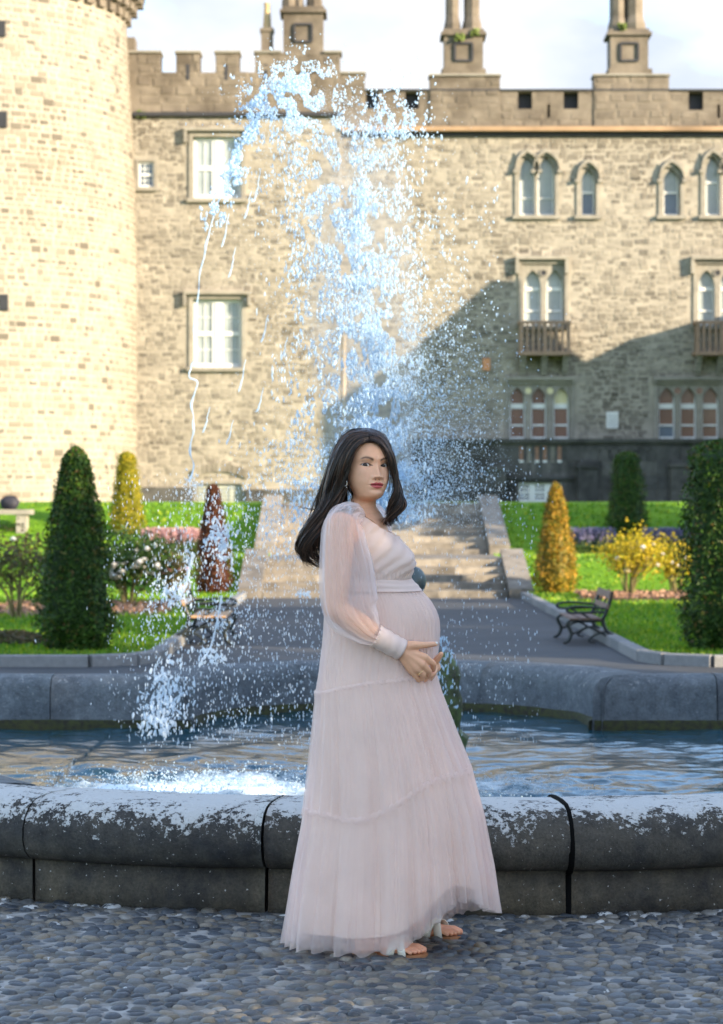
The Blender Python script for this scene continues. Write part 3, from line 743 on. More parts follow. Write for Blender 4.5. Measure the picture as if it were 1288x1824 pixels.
for i, p in enumerate(pts):
    px = 644+p[0]*F/p[1]; py = 912+CAM_H*F/p[1]
    inside = -20 < px < 1308 and py < 1850
    hidden = 505 < px < 700 and 1600 < py < 1690
    area = (cells[i]**2).mean()*(F/p[1])**2 if inside and not hidden else 0
    vis.append(area)
order = np.argsort(vis)[::-1]
rest = MB(); rest_l = []
for rank, i in enumerate(order):
    p = pts[i]; h = rng.uniform(.008,.018); tilt = rng.normal(0,.09,2); v, f = cobble_geo(cells[i], h, tilt)
    edge = max(0, 1-(near_front(p[0])-p[1])/.5); li = max(0.0, edge*rng.uniform(-.2,1.1)) + (.6 if rng.uniform() < .025 else 0)
    # a stretch of paler, lichened stones lies against the basin wall
    if rank < 300:
        me = bpy.data.meshes.new('cobble'); me.from_pydata(v, [], f); me.materials.append(M_cobble); me.polygons.foreach_set('use_smooth', [True]*len(f))
        a = me.attributes.new('lichen', 'FLOAT', 'POINT'); a.data.foreach_set('value', [li]*len(v))
        link('cobble', me, cobbles, loc=(p[0], p[1], .006))
    else:
        o = len(rest.v); rest.v += [(q[0]+p[0], q[1]+p[1], q[2]+.006) for q in v]; rest.f += [tuple(o+k for k in ff) for ff in f]; rest.m += [0]*len(f); rest_l += [li]*len(v)
ro = rest.build('cobble_stones', M_cobble, cobbles, True); tag(ro, kind='stuff')
a = ro.data.attributes.new('lichen', 'FLOAT', 'POINT'); a.data.foreach_set('value', rest_l)

# ------------------------------------------------------------------ fountain basin
def basin_mat(name, dark, light, lichen_h, lich_c, thr):
    t = NT(name); n1 = t.noise(6, 6, .65); n2 = t.noise(26, 6, .72); n4 = t.noise(110, 4, .6)
    c = t.ramp(t.math('ADD', t.math('MULTIPLY', n1, .6), t.math('MULTIPLY', t.noise(.9, 2), .45)), [(.36, dark), (.66, light)]); c = t.mix(.6, c, t.ramp(t.noise(17, 6, .75), [(.32,.4),(.68,1.5)]), 'MULTIPLY'); c = t.mix(.55, c, t.ramp(n4, [(.3,.5),(.7,1.4)]), 'MULTIPLY')
    g = t.new('ShaderNodeNewGeometry'); sep = t.new('ShaderNodeSeparateXYZ'); t.link(g.outputs['Position'], sep.inputs[0])
    hgt = t.new('ShaderNodeMapRange'); t.link(sep.outputs['Z'], hgt.inputs['Value']); hgt.inputs['From Min'].default_value = lichen_h[0]; hgt.inputs['From Max'].default_value = lichen_h[1]
    n5 = t.noise(4.5, 4, .6); n6 = t.noise(70, 5, .75)
    s = t.math('ADD', t.math('ADD', t.math('MULTIPLY', n2, .95), t.math('MULTIPLY', n5, .75)), t.math('ADD', t.math('MULTIPLY', hgt.outputs[0], .55), t.math('MULTIPLY', n6, .75)))
    s = t.math('MULTIPLY', s, 1/1.9)
    m = t.ramp(s, [(thr, 0), (thr+.02, 1)])
    c = t.mix(m, c, t.mix(n4, lich_c, [x*.72 for x in lich_c])); spk = t.ramp(t.noise(75, 3, .5), [(.70,0),(.72,1)]); c = t.mix(spk, c, (.42,.42,.40))
    t.color(c); t.rough(.8); t.bump(t.math('ADD', t.math('ADD', n4, t.noise(30, 6, .7)), t.math('MULTIPLY', m, .6)), .7, .008); t.set(Specular_IOR_Level=.3)
    return t.mat
M_coping = basin_mat('lichened_coping', (.022,.024,.028), (.098,.088,.070), (.20,.40), (.56,.57,.56), 1.62/1.9)
M_wallb = basin_mat('basin_wall_stone', (.020,.021,.024), (.115,.096,.066), (.10,.9), (.30,.28,.23), 1.64/1.9)
M_farrim = basin_mat('far_rim_stone', (.080,.096,.112), (.145,.163,.178), (.25,.9), (.46,.48,.49), 1.48/1.9)
t = NT('rim_moss'); n1 = t.noise(30,5); t.color(t.ramp(n1, [(.35,(.014,.013,.008)),(.6,(.034,.040,.008))])); t.rough(.9); M_rimmoss = t.mat
basin = thing('fountain_basin', 'low dark stone basin with lichened rounded coping round the garden fountain', 'fountain', (.35, 12.6, 0))
H = .395
# plan of the outer edge, counter clockwise from the front left; (x, y) then walk
def arc(cx_, cy_, r, a0, a1, n): return [(cx_+r*math.cos(math.radians(lerp(a0,a1,k/n))), cy_+r*math.sin(math.radians(lerp(a0,a1,k/n)))) for k in range(n+1)]
def offset(pl, d):
    out = []
    for i in range(len(pl)):
        a, b = Vector(pl[max(i-1,0)]), Vector(pl[min(i+1,len(pl)-1)]); t_ = (b-a).normalized(); n_ = Vector((-t_.y, t_.x)); out.append((pl[i][0]+n_.x*d, pl[i][1]+n_.y*d))
    return out
# cross sections (offset inwards from the wall's outer face, z): coping with a big roll
cope = [(.06,.168),(.0,.166),(-.035,.178),(-.062,.205),(-.075,.245),(-.075,.285),(-.062,.325),(-.035,.358),(.0,.380),(.05,.392),(.15,.397),(.30,.394),(.37,.385),(.40,.36),(.405,.20)]
wallp = [(.02,-.03),(.0,-.03),(.0,.165),(.06,.1665),(.30,.1665),(.30,-.1)]
cope_far = [(.405,.05),(.40,.30),(.385,.345),(.34,.385),(.25,.400),(.10,.400),(.0,.385),(-.04,.35),(-.05,.30),(-.03,.22)]
def rim_piece(pl, prof, name, mat, smooth=True, gap=.006, dz=0.0, mitre=(0,0)):
    """sweep a cross section along part of the plan; pl: outer polyline, walking so that the pool lies on the LEFT"""
    L = [(Vector(b)-Vector(a)).length for a, b in zip(pl, pl[1:])]
    u0 = (Vector(pl[1])-Vector(pl[0])).normalized()*gap/2; u1 = (Vector(pl[-1])-Vector(pl[-2])).normalized()*gap/2
    pl = [tuple(Vector(pl[0])+u0)] + list(pl[1:-1]) + [tuple(Vector(pl[-1])-u1)]
    m = MB(); P = []
    for d, z in prof:
        row = offset(pl, d)
        if mitre[0]: t_ = (Vector(row[0])-Vector(row[1])).normalized()*max(0,d)*mitre[0]; row[0] = (row[0][0]+t_.x, row[0][1]+t_.y)
        if mitre[1]: t_ = (Vector(row[-1])-Vector(row[-2])).normalized()*max(0,d)*mitre[1]; row[-1] = (row[-1][0]+t_.x, row[-1][1]+t_.y)
        P.append([(x+noise.noise((x*7,y*7,z*9))*.004, y+noise.noise((y*7+9,x*7,z*9))*.004, z+dz+noise.noise((x*3,y*3,1.7+dz*900))*.006) for x, y in row])
    m.grid(P)
    n_, k_ = len(prof), len(pl)
    for j in (0, k_-1):
        f = tuple(i*k_+j for i in range(n_)); m.f.append(f if j else tuple(reversed(f))); m.m.append(0)
    return m.build(name, mat, basin, smooth)
front = arc(.35, 12.44, 3.95, 238, 305, 134)       # front arc, left to right
def on_front(x): return min(range(len(front)), key=lambda k: abs(front[k][0]-x))
cuts = [0, on_front(-1.20), on_front(-.345), on_front(.735), on_front(1.75), len(front)-1]
for k, (a, b) in enumerate(zip(cuts, cuts[1:])):
    rim_piece(front[a:b+1], cope, 'coping_stone', M_coping, True, .005 if k not in (2, 3) else .014)
for k, (a, b) in enumerate(zip(cuts, cuts[1:])): rim_piece(front[max(a-0,0):b+1], wallp, 'wall_block', M_wallb, True, .012)
m = MB()   # black strip added in the open joint, standing for its shade
for k in (3,):
    p = front[cuts[k]]; d_ = Vector((p[0]-.35, p[1]-12.44)).normalized()
    path = [(p[0]-d_.x*o, p[1]-d_.y*o, z) for o, z in [(o_-.004+.0*z_, z_+ (0.003 if o_ > 0 else 0)) for o_, z_ in ([(.0,-.01),(.0,.16)]+cope[1:-2])]]
    path = [(q[0]-d_.x*.009, q[1]-d_.y*.009, q[2]-.007) for q in path]
    m.tube(path, .0120, 6)
m.build('joint_shade_strip', plain('joint_shade_black', (.004,.004,.004), .9, spec=.05), basin, True)
# far side: straight runs either side of a round bay
Yf = 15.55; bay_c = (.20, 15.35); Rb = 1.66
right_run = [(4.4, 11.0), (4.6, 13.0), (4.4, Yf)]
straightR = [(4.4, Yf), (3.2, Yf), (2.23, Yf), (1.848, Yf)]
bay = arc(bay_c[0], bay_c[1], Rb, 7, 173, 40)
straightL = [(-1.448, Yf), (-1.95, Yf), (-3.0, Yf), (-4.2, Yf)]
for seg, mit in ((straightR[0:2],(0,0)), (straightR[1:3],(0,0)), (straightR[2:4],(0,1)), (bay[0:14],(.92,0)), (bay[13:28],(0,0)), (bay[27:41],(0,.92)), (straightL[0:2],(1,0)), (straightL[1:3],(0,0)), (straightL[2:4],(0,0))):
    pl = seg if len(seg) > 2 else [seg[0], tuple((Vector(seg[0])+Vector(seg[1]))/2), seg[1]]
    rim_piece(pl, list(reversed(cope_far)), 'rim_stone', M_farrim, True, .006, 0, mit)
for pl in (arc(bay_c[0], bay_c[1], Rb-.395, -9, 189, 40), [(4.4,Yf-.395),(2,Yf-.395),(1.46,Yf-.395)], [(-1.06,Yf-.395),(-2,Yf-.395),(-4.2,Yf-.395)]):
    rim_piece(pl, [(.0,.13),(.025,.12),(.03,.02),(.02,-.05)], 'moss_band', M_rimmoss, True, .0)
for a, b in (((4.4,Yf),(4.9,9.4)), ((-4.9,9.4),(-4.2,Yf))):
    pl = [tuple(Vector(a).lerp(Vector(b), k/3)) for k in range(4)]
    if b[1] < a[1]: pl = pl[::-1]
    if a[0] < 0: pl = [(-4.2,Yf),(-4.5,13.5),(-4.8,11.5),(-4.9,9.4)]
    else: pl = [(4.9,9.4),(4.8,11.5),(4.5,13.5),(4.4,Yf)]
    rim_piece(pl, list(reversed(cope_far)), 'rim_stone', M_farrim, True, .008)
for pl in ([(-4.9,9.4),(-2.9,9.75),(-1.72,9.5),(-1.60,9.15)], [(2.5,9.2),(2.7,9.6),(4.9,9.4)]):
    rim_piece(pl, cope, 'coping_stone', M_farrim, True, .008)

# ------------------------------------------------------------------ water in the basin
WL = .075
def wave(x, y):
    d = math.hypot(x+.75, (y-11.7)*.8); d2 = math.hypot(x-.5, (y-11.6))
    churn = math.exp(-(d/1.0)**2); churn2 = math.exp(-(d2/1.1)**2)
    a = .019 + .04*churn + .022*churn2
    v = noise.noise((x*1.7, y*1.4, .3))*.9 + noise.noise((x*4.1+3, y*5.0, 1.3))*.75 + noise.noise((x*7+1, y*13, 2.1))*.34
    v += (noise.noise((x*16+1, y*14, 5.1))*.35+noise.noise((x*33, y*29, 7.1))*.2)*(churn+.5*churn2+.06)
    return a*v
m = MB(); P = []; foam = []
nx, ny = 230, 330
for j in range(ny+1):
    row = []
    for k in range(nx+1):
        x = lerp(-2.6, 3.0, k/nx); ylo = (near_front(x)+.30) if -1.55 < x < 2.3 else 9.75; y = ylo+(16.9-ylo)*(j/ny); row.append((x, y, WL+wave(x, y)))
        d = math.hypot((x+.80)/.85, (y-11.75)/.80); d3 = math.hypot((x-.55)/.7, (y-11.9)/.8)
        foam.append(max(0, 1.15-d) + .45*max(0, 1-d3))
    P.append(row)
m.grid(P)
o0 = len(m.v)
m.quad((-4.8,9.75,WL-.02),(-2.6,9.75,WL-.02),(-2.6,16,WL-.02),(-4.8,16,WL-.02)); m.quad((3.0,9.75,WL-.02),(4.8,9.75,WL-.02),(4.8,16,WL-.02),(3.0,16,WL-.02)); foam += [0]*8
t = NT('pool_water'); at = t.new('ShaderNodeAttribute', attribute_name='foam')
n1 = t.noise(9, 7, .72); n2 = t.noise(38, 5, .7)
f = t.math('ADD', t.math('MULTIPLY', at.outputs['Fac'], .62), t.math('MULTIPLY', t.math('ADD', n1, t.math('MULTIPLY', n2, .5)), .62))
fm = t.ramp(f, [(.60, 0), (.86, 1)])
t.color(t.mix(fm, (.008,.048,.070), (.66,.76,.82))); t.rough(t.mix(fm, (.04,.04,.04), (.7,.7,.7))); t.set(IOR=1.33, Specular_IOR_Level=.5)
bm1 = t.noise(14, 4, .6); t.bump(t.math('ADD', bm1, t.math('MULTIPLY', fm, 1.2)), .25, .02)
water = m.build('water', t.mat, smooth=True); struct(water)
a = water.data.attributes.new('foam', 'FLOAT', 'POINT'); a.data.foreach_set('value', foam)

# ------------------------------------------------------------------ bronze figure on a mossy rock in the middle of the basin
def remesh(o, voxel, smooth_it=0):
    md = o.modifiers.new('r', 'REMESH'); md.mode = 'VOXEL'; md.voxel_size = voxel; md.use_smooth_shade = True
    if smooth_it: s_ = o.modifiers.new('s', 'SMOOTH'); s_.factor = .5; s_.iterations = smooth_it
    dg = bpy.context.evaluated_depsgraph_get(); me = bpy.data.meshes.new_from_object(o.evaluated_get(dg)); old = o.data; o.modifiers.clear(); o.data = me
    me.polygons.foreach_set('use_smooth', [True]*len(me.polygons)); return o
def ball(mb, c, r, n=12, sc=(1,1,1)):
    P = [[(c[0]+sc[0]*r*math.sin(math.pi*i/n)*math.cos(2*math.pi*k/(2*n)), c[1]+sc[1]*r*math.sin(math.pi*i/n)*math.sin(2*math.pi*k/(2*n)), c[2]+sc[2]*r*math.cos(math.pi*i/n)) for k in range(2*n)] for i in range(n+1)]
    P[0] = [(c[0],c[1],c[2]+sc[2]*r)]*(2*n); P[-1] = [(c[0],c[1],c[2]-sc[2]*r)]*(2*n); mb.grid(P, closed_v=True)
def capsule(mb, a, b, ra, rb, seg=12):
    a, b = Vector(a), Vector(b); ball(mb, a, ra, seg//2); ball(mb, b, rb, seg//2); mb.tube([a, a.lerp(b,.5), b], [ra,(ra+rb)/2,rb], seg)
t = NT('bronze_patina'); n1 = t.noise(9,5); t.color(t.ramp(n1, [(.3,(.045,.060,.062)),(.7,(.12,.155,.155))])); t.rough(.45); t.set(Metallic=.35); t.bump(t.noise(40,4),.3,.005); M_bronze = t.mat
t = NT('mossy_rock'); n1 = t.noise(11,6,.7); t.color(t.ramp(n1, [(.35,(.02,.022,.02)),(.5,(.035,.055,.012)),(.62,(.05,.10,.015)),(.75,(.09,.10,.09))])); t.rough(.55); t.bump(t.noise(30,5),.8,.02); M_mrock = t.mat
SY = 12.75; SX = PX(735, SY)
statue = thing('fountain_statue', 'weathered bronze child figure standing on mossy rocks in the fountain basin', 'statue', (SX, SY, 0))
mb = MB(); b = Vector((SX, SY, 0)); V = lambda x, y, z: b+Vector((x,y,z))
ball(mb, V(0,0,1.065), .078, 10, (.95,1,1.05)); capsule(mb, V(0,0,.98), V(0,0,.93), .035, .04); capsule(mb, V(0,0,.90), V(.0,0,.78), .085, .075)
capsule(mb, V(0,0,.76), V(0,0,.72), .082, .08)
for s in (-1, 1):
    capsule(mb, V(.08*s,0,.91), V(.11*s,-.04,.80), .035, .03); capsule(mb, V(.11*s,-.04,.80), V(.04*s,-.11,.84), .03, .024)
    capsule(mb, V(.04*s,0,.72), V(.05*s,-.02,.56), .048, .036); capsule(mb, V(.05*s,-.02,.56), V(.05*s,.0,.40), .036, .028); capsule(mb, V(.05*s,.0,.39), V(.05*s,-.08,.385), .028, .024)
ball(mb, V(0,-.075,1.05), .02, 6)
fig = mb.build('figure', M_bronze, statue, True); remesh(fig, .012, 3)
for k, (x, y, z, r, sc) in enumerate(((.02,0,.18,.26,(1,1,.9)), (.16,-.05,.45,.10,(1,1,2.6)), (-.14,0,.42,.12,(1,1,1.9)), (.13,-.08,.10,.16,(1,1,1.3)), (-.22,.05,.10,.18,(1,1,1.1)), (.02,-.2,.10,.18,(1,1,.9)))):
    mb = MB(); ball(mb, (0,0,0), r, 14, sc)
    mb.v = [tuple(Vector(v)*(1+.22*noise.noise(Vector(v)*9+Vector((k*7,0,0)))+.1*noise.noise(Vector(v)*26)) + V(x,y,z)) for v in mb.v]
    mb.build('rock', M_mrock, statue, True)
# ------------------------------------------------------------------ clipped yews, roses, lavender, shade trees
random.seed(33)
def leaf_quad(mb, p, n, size, asp=.5):
    a = Vector((rnd(-1,1),rnd(-1,1),rnd(-1,1))); a = (a - n*a.dot(n)); a.normalize(); b = n.cross(a)*size*asp; a = a*size
    i = len(mb.v); mb.v += [tuple(p-a*.5), tuple(p+b*.5), tuple(p+a*.5), tuple(p-b*.5)]; mb.f.append((i,i+1,i+2,i+3)); mb.m.append(mb.mi)
def rand_n(out, k=.8):
    v = Vector((rnd(-1,1),rnd(-1,1),rnd(-1,1)))*k + out; return v.normalized() if v.length > 1e-4 else out
def yew_mesh(h, rb, rt, n, seed, belly=.25, leaf=.05):
    random.seed(seed); mb = MB()
    def rad(t): return (lerp(rt, rb, (1-t)**.75)*(1-.35*max(0,.12-t)/.12))*(1 if t < .94 else math.sqrt(max(.02,1-((t-.94)/.06)**2)*1))
    P = []
    for i in range(15):
        t = i/14; P.append([((rad(t)*.80+noise.noise((math.cos(a)*3,math.sin(a)*3,t*6+seed))*.04)*math.cos(a), (rad(t)*.80)*math.sin(a), .06+t*h*.97) for a in [2*math.pi*k/18 for k in range(18)]])
    P.append([(0,0,h*.96)]*18); mb.grid(P, closed_v=True)
    for k in range(n):
        t = rnd(0,1)**1.08; a = rnd(0,2*math.pi); lump = 1+.30*noise.noise((math.cos(a)*2.2,math.sin(a)*2.2,t*h*2.6+seed))+.16*noise.noise((math.cos(a)*6,math.sin(a)*6,t*h*7+seed))
        r = rad(t)*lump*(rnd(.80,1.05) if k % 9 else rnd(1.0,1.18)); out = Vector((math.cos(a),math.sin(a),.35))
        leaf_quad(mb, Vector((r*math.cos(a), r*math.sin(a), .05+t*h)), rand_n(out,1.0), leaf*rnd(.6,1.3), .42)
    return mb
M_yew = leaf_mat('yew_green', [(0,(.012,.036,.004)),(.5,(.028,.075,.007)),(.85,(.060,.125,.009)),(1,(.12,.070,.018))])
M_yewsunlit = leaf_mat('yew_sunlit', [(0,(.11,.12,.006)),(.5,(.24,.23,.010)),(1,(.42,.31,.014))])  # warm sunlight on the yew is painted into its leaf colours
M_yewrust = leaf_mat('yew_rusty', [(0,(.045,.016,.008)),(.6,(.10,.032,.014)),(1,(.15,.06,.02))])
M_yewambersun = leaf_mat('yew_amber_sunlit', [(0,(.07,.10,.008)),(.5,(.26,.17,.014)),(1,(.46,.24,.022))])  # amber leaf colours brightened to carry the sunlight
M_bark = plain('bark', (.10,.07,.045), .9, .3, 12, bump=.6)
def yew(label, px, y, z, h, rb, rt, mat, seed, n=9000, leaf=.05):
    o = thing('clipped_yew', label, 'topiary', (PX(px,y), y, z), 'clipped conical yews on the lawns')
    link('crown', yew_mesh(h, rb, rt, n, seed, leaf=leaf).mesh('crown', mat), o, loc=(0,0,0))
    m = MB(); m.tube([(0,0,-.1),(0,0,.3),(0,.01,h*.6)], [.05,.045,.02], 8); link('trunk', m.mesh('trunk', M_bark), o, loc=(0,0,0))
    return o
yew('tall dark green clipped yew beside the rose bush with white blooms', 135, 23.4, .06, 1.95, .42, .07, M_yew, 3, 12000, .05)
yew('broad dark green yew reaching out of the picture beside the sunlit rose bush', 1288, 23.4, .06, 2.02, .42, .30, M_yew, 4, 12000, .05)
yew('rust brown withered conical yew behind the bench with pale slats', 380, 40.0, .06, 1.78, .34, .07, M_yewrust, 5, 5000, .06)
yew('sunlit amber conical yew beside the garden stairs', 990, 40.0, .06, 1.80, .38, .06, M_yewambersun, 6, 6000, .06)
yew('golden sunlit clipped yew on the grass bank below the round tower', 226, 48.5, lawn_z(48.5)-.02, 1.62, .36, .13, M_yewsunlit, 8, 6000, .06)
yew('dark flat topped yew on the bank among the lavender', 1117, 48.5, lawn_z(48.5)-.02, 1.62, .42, .20, M_yew, 9, 6000, .06)

M_roseleaf = leaf_mat('rose_leaf', [(0,(.015,.045,.008)),(.6,(.035,.085,.014)),(1,(.07,.11,.02))])
M_rosesunlit = leaf_mat('rose_leaf_sunlit', [(0,(.28,.25,.015)),(.6,(.50,.39,.02)),(1,(.62,.44,.03))], trans=.4)  # yellow sunlight is put into the leaf colour of these roses
M_rosebrown = leaf_mat('rose_leaf_brown', [(0,(.04,.05,.015)),(.6,(.085,.075,.03)),(1,(.13,.09,.04))])
M_stem = plain('rose_stem', (.16,.13,.05), .8, .3, 10)
M_petal = plain('white_petal', (.80,.78,.76), .6, .05, 5); M_petalpink = plain('pink_petal', (.70,.30,.34), .6, .1, 5)
def rose(label, px, y, h, w, leafmat, nl, nfl, seed, stems=9, low=.35, flmat=None):
    random.seed(seed); o = thing('rose_bush', label, 'rose bush', (PX(px,y), y, lawn_z(y)-.01), 'rose bushes in the flower beds'); tips = []
    for k in range(stems):
        m = MB(); a = rnd(0,6.28); r = w*rnd(.25,.95); tip = Vector((math.cos(a)*r, math.sin(a)*r, h*rnd(.65,1)*(1-.2*(r/w)**2)))
        pts = catmull([(math.cos(a)*.05, math.sin(a)*.05, -.05), (tip.x*.25+rnd(-.05,.05), tip.y*.25, tip.z*.4), (tip.x*.7+rnd(-.06,.06), tip.y*.7+rnd(-.06,.06), tip.z*.72), tuple(tip)], 9)
        m.tube(pts, [lerp(.018,.005,i/8) for i in range(9)], 6)
        for b_ in range(3):
            q = Vector(pts[rnd_i(3,6)]); e = q+Vector((rnd(-.25,.25),rnd(-.25,.25),rnd(.15,.35))); m.tube([q, q.lerp(e,.5)+Vector((0,0,.02)), e], [.007,.005,.003], 5); tips.append(e)
        link('stem', m.mesh('stem', M_stem, True), o, loc=(0,0,0)); tips += [Vector(p) for p in pts[4:]]
    m = MB()
    for k in range(nl):
        c = random.choice(tips); d = Vector((random.gauss(0,.10),random.gauss(0,.10),random.gauss(.02,.09)))
        p = c+d
        if p.z < h*low*rnd(.5,1.2): continue
        leaf_quad(m, p, rand_n(Vector((0,-.2,.6)),1.0), rnd(.04,.075), .62)
    link('foliage', m.mesh('foliage', leafmat), o, loc=(0,0,0))
    for k in range(nfl):
        c = random.choice(tips); c = Vector((c.x, -abs(c.y)*rnd(.6,1.2)-rnd(0,.08), max(c.z, h*.45)*rnd(.85,1.05))); m = MB(); R_ = rnd(.042,.07)
        for ring, (rr, zz, nn) in enumerate(((.25,.5,5),(.6,.3,6),(1,.0,7))):
            for q in range(nn):
                a = 6.28*q/nn+ring; u = Vector((math.cos(a), math.sin(a), 0)); v = Vector((-u.y,u.x,0))*R_*.5; pb = Vector((0,0,-R_*.3)); pt = u*R_*rr+Vector((0,0,R_*(zz+.3)))
                m.quad(pb, pt*.6-v, pt, pt*.6+v)
        link('bloom', m.mesh('bloom', flmat or M_petal), o, loc=c)
    return o
def rnd_i(a, b): return random.randint(a, b)
rose('dense dark rose bush with white blooms behind the tall clipped yew', 228, 33.5, 1.15, .52, M_roseleaf, 3600, 44, 1, 12, .12)
rose('loose brownish rose bush with a few white blooms by the bed edge', 30, 30.5, 1.22, .55, M_rosebrown, 1700, 9, 2, 10, .5)
rose('low greenish rose bush with sparse leaves beside the rust brown yew', 305, 36.5, .75, .45, M_rosebrown, 1500, 4, 5, 8, .2, M_petalpink)
rose('sunlit amber leaved rose bush with bare yellow stems in mulch bed', 1122, 37.3, 1.10, .56, M_rosesunlit, 2300, 7, 3, 13, .48)
rose('smaller sunlit rose bush partly hidden by the broad yew', 1203, 38.0, .92, .42, M_rosesunlit, 1200, 5, 4, 8, .42)
def bed(px0, px1, y0, y1, name='flower_bed'):
    m = MB(); n = 28; P = []
    for j in range(7):
        P.append([(lerp(PX(px0,y0),PX(px1,y0),k/n), lerp(y0,y1,j/6), .07+.07*math.sin(math.pi*j/6)*math.sin(math.pi*k/n)**.4+.02*noise.noise((k*.9,j*1.1,3))) for k in range(n+1)])
    m.grid(P); struct(m.build(name, M_soil, smooth=True))
bed(1035, 1260, 36.2, 39.0); bed(-60, 300, 31.0, 34.8); bed(280, 360, 35.6, 37.4)
M_mulch = piece_mat('mulch_chip', [(0,(.16,.09,.05)),(.6,(.30,.17,.11)),(1,(.42,.27,.19))], bump=.1)
for px0, px1, y0, y1, n in ((1045,1250,36.3,38.6,1500), (-40,290,31.2,34.4,1500)):
    m = MB()
    for k in range(n):
        y = rnd(y0,y1); p = Vector((lerp(PX(px0,y0),PX(px1,y0),rnd(0,1)), y, .14+rnd(0,.05))); leaf_quad(m, p, rand_n(Vector((0,-.3,1)),.8), rnd(.04,.10), .6)
    tag(m.build('mulch', M_mulch), 'scattered brown bark mulch and fallen leaves on the %s bed' % ('sunlit rose' if px0 > 600 else 'white rose'), 'mulch', kind='stuff')
# lavender and low hedges on the middle terrace
M_lav = leaf_mat('lavender_flower', [(0,(.11,.10,.19)),(1,(.26,.23,.40))]); M_lavg = leaf_mat('lavender_leaf', [(0,(.06,.10,.05)),(1,(.10,.14,.08))])
M_pink = leaf_mat('pink_flower', [(0,(.45,.22,.24)),(1,(.70,.42,.42))]); M_boxg = leaf_mat('box_leaf', [(0,(.02,.05,.008)),(1,(.07,.12,.016))])
def lavender(label, px, y, w, fm, seed):
    random.seed(seed); o = thing('lavender_clump', label, 'flowers', (PX(px,y), y, lawn_z(y)-.01), 'flowering clumps along the terrace')
    m = MB(); f = MB()
    for k in range(260):
        a = rnd(0,6.28); r = w*math.sqrt(rnd(0,1)); b = Vector((r*math.cos(a)*.7, r*math.sin(a)*.7, 0)); tip = Vector((r*math.cos(a)*1.15, r*math.sin(a)*1.15, rnd(.34,.52)))
        m.quad(b-Vector((.006,0,0)), b+Vector((.006,0,0)), tip+Vector((.004,0,0)), tip-Vector((.004,0,0)))
        for q in range(4): leaf_quad(f, tip-Vector((0,0,q*.035)), rand_n(Vector((0,-1,.2)),1), .05, .6)
    link('leaves', m.mesh('leaves', M_lavg), o, loc=(0,0,0)); link('flower_spikes', f.mesh('flower_spikes', fm), o, loc=(0,0,0))
for k, px in enumerate((1040, 1072, 1170, 1200, 1226)): lavender('purple lavender clump between the sunlit amber yew and the dark flat topped yew' if px < 1100 else 'purple lavender clump between the dark flat topped yew and the broad yew', px, 46.9, .24, M_lav, k)
for k, px in enumerate((275, 305, 335)): lavender('pale pink flowering clump on the sunny bank beside the golden sunlit yew', px, 46.9, .24, M_pink, 10+k)
def hedge(label, px0, px1, y, h, d, seed):
    random.seed(seed); m = MB(); x0, x1 = PX(px0,y), PX(px1,y); z = lawn_z(y); m.box(x0+.03,x1-.03,y-d/2+.03,y+d/2-.03,z-.03,z+h-.03)
    for k in range(int((x1-x0)*1700)):
        p = Vector((rnd(x0,x1), y+rnd(-d/2,d/2), z+rnd(0,h))); q = random.random()
        if q < .5: p.y = y-d/2+rnd(-.02,.03)
        else: p.z = z+h+rnd(-.03,.02)
        leaf_quad(m, p, rand_n(Vector((0,-.6,.6)),1), rnd(.025,.05), .6)
    tag(m.build('low_hedge', M_boxg), label, 'hedge', 'low box hedges along the terrace')
hedge('low box hedge in front of the purple lavender', 1012, 1260, 46.2, .17, .3, 1)
hedge('low box hedge in front of the pink flower clumps', 250, 372, 46.2, .17, .3, 2)
# ground cover mound by the left kerb
random.seed(5); m = MB()
for k in range(2600):
    a = rnd(0,6.28); r = math.sqrt(rnd(0,1)); p = Vector((PX(20,24.6)+r*math.cos(a)*.50, 24.6+r*math.sin(a)*.45, .06+.14*(1-r*r)+rnd(0,.03))); leaf_quad(m, p, rand_n(Vector((0,-.3,1)),.8), rnd(.03,.06), .6)
tag(m.build('ground_cover', M_rosebrown), 'low brownish ground cover patch on the lawn beside the tall clipped yew', 'ground cover', kind='stuff')

# ---- big trees to the right of the garden, out of the picture: they shade the fountain court
M_oakleaf = leaf_mat('tree_leaf', [(0,(.025,.055,.012)),(1,(.06,.11,.02))])
random.seed(77)
def tree_meshes(h, rx, seed, n=15000, leaf=.40):
    random.seed(seed); cr = MB(); blobs = []
    for k in range(16):
        a = rnd(0,6.28); r = rx*rnd(0,.7); blobs.append((Vector((math.cos(a)*r, math.sin(a)*r, h*rnd(.32,.84))), rx*rnd(.35,.55)))
    for k in range(n):
        c, r = random.choice(blobs); v = Vector((random.gauss(0,1),random.gauss(0,1),random.gauss(0,.9))).normalized(); leaf_quad(cr, c+v*r*rnd(.55,1), rand_n(v,.9), leaf*rnd(.6,1.2), .7)
    tk = MB(); tk.tube([(0,0,-.3),(.05,0,h*.2),(0,.1,h*.45),(.1,0,h*.7)], [.38,.28,.2,.07], 10)
    for c, r in blobs: tk.tube([(0,.05,h*.3), tuple(Vector((0,.05,h*.3)).lerp(c,.55)+Vector((0,0,.3))), tuple(c)], [.12,.07,.03], 6)
    return cr.mesh('crown', M_oakleaf), tk.mesh('trunk', M_bark, True)
big = tree_meshes(11, 4.6, 5); small = tree_meshes(6.4, 2.9, 6, 9000, .3)
def tree(label, x, y, me, s, rz):
    o = thing('broadleaf_tree', label, 'tree', (x, y, -.05), 'trees along the side of the garden', rz); o.scale = (s, s, s)
    link('crown', me[0], o, loc=(0,0,0)); link('trunk', me[1], o, loc=(0,0,0))
lab = 'tall broadleaf tree in the row shading the fountain court'
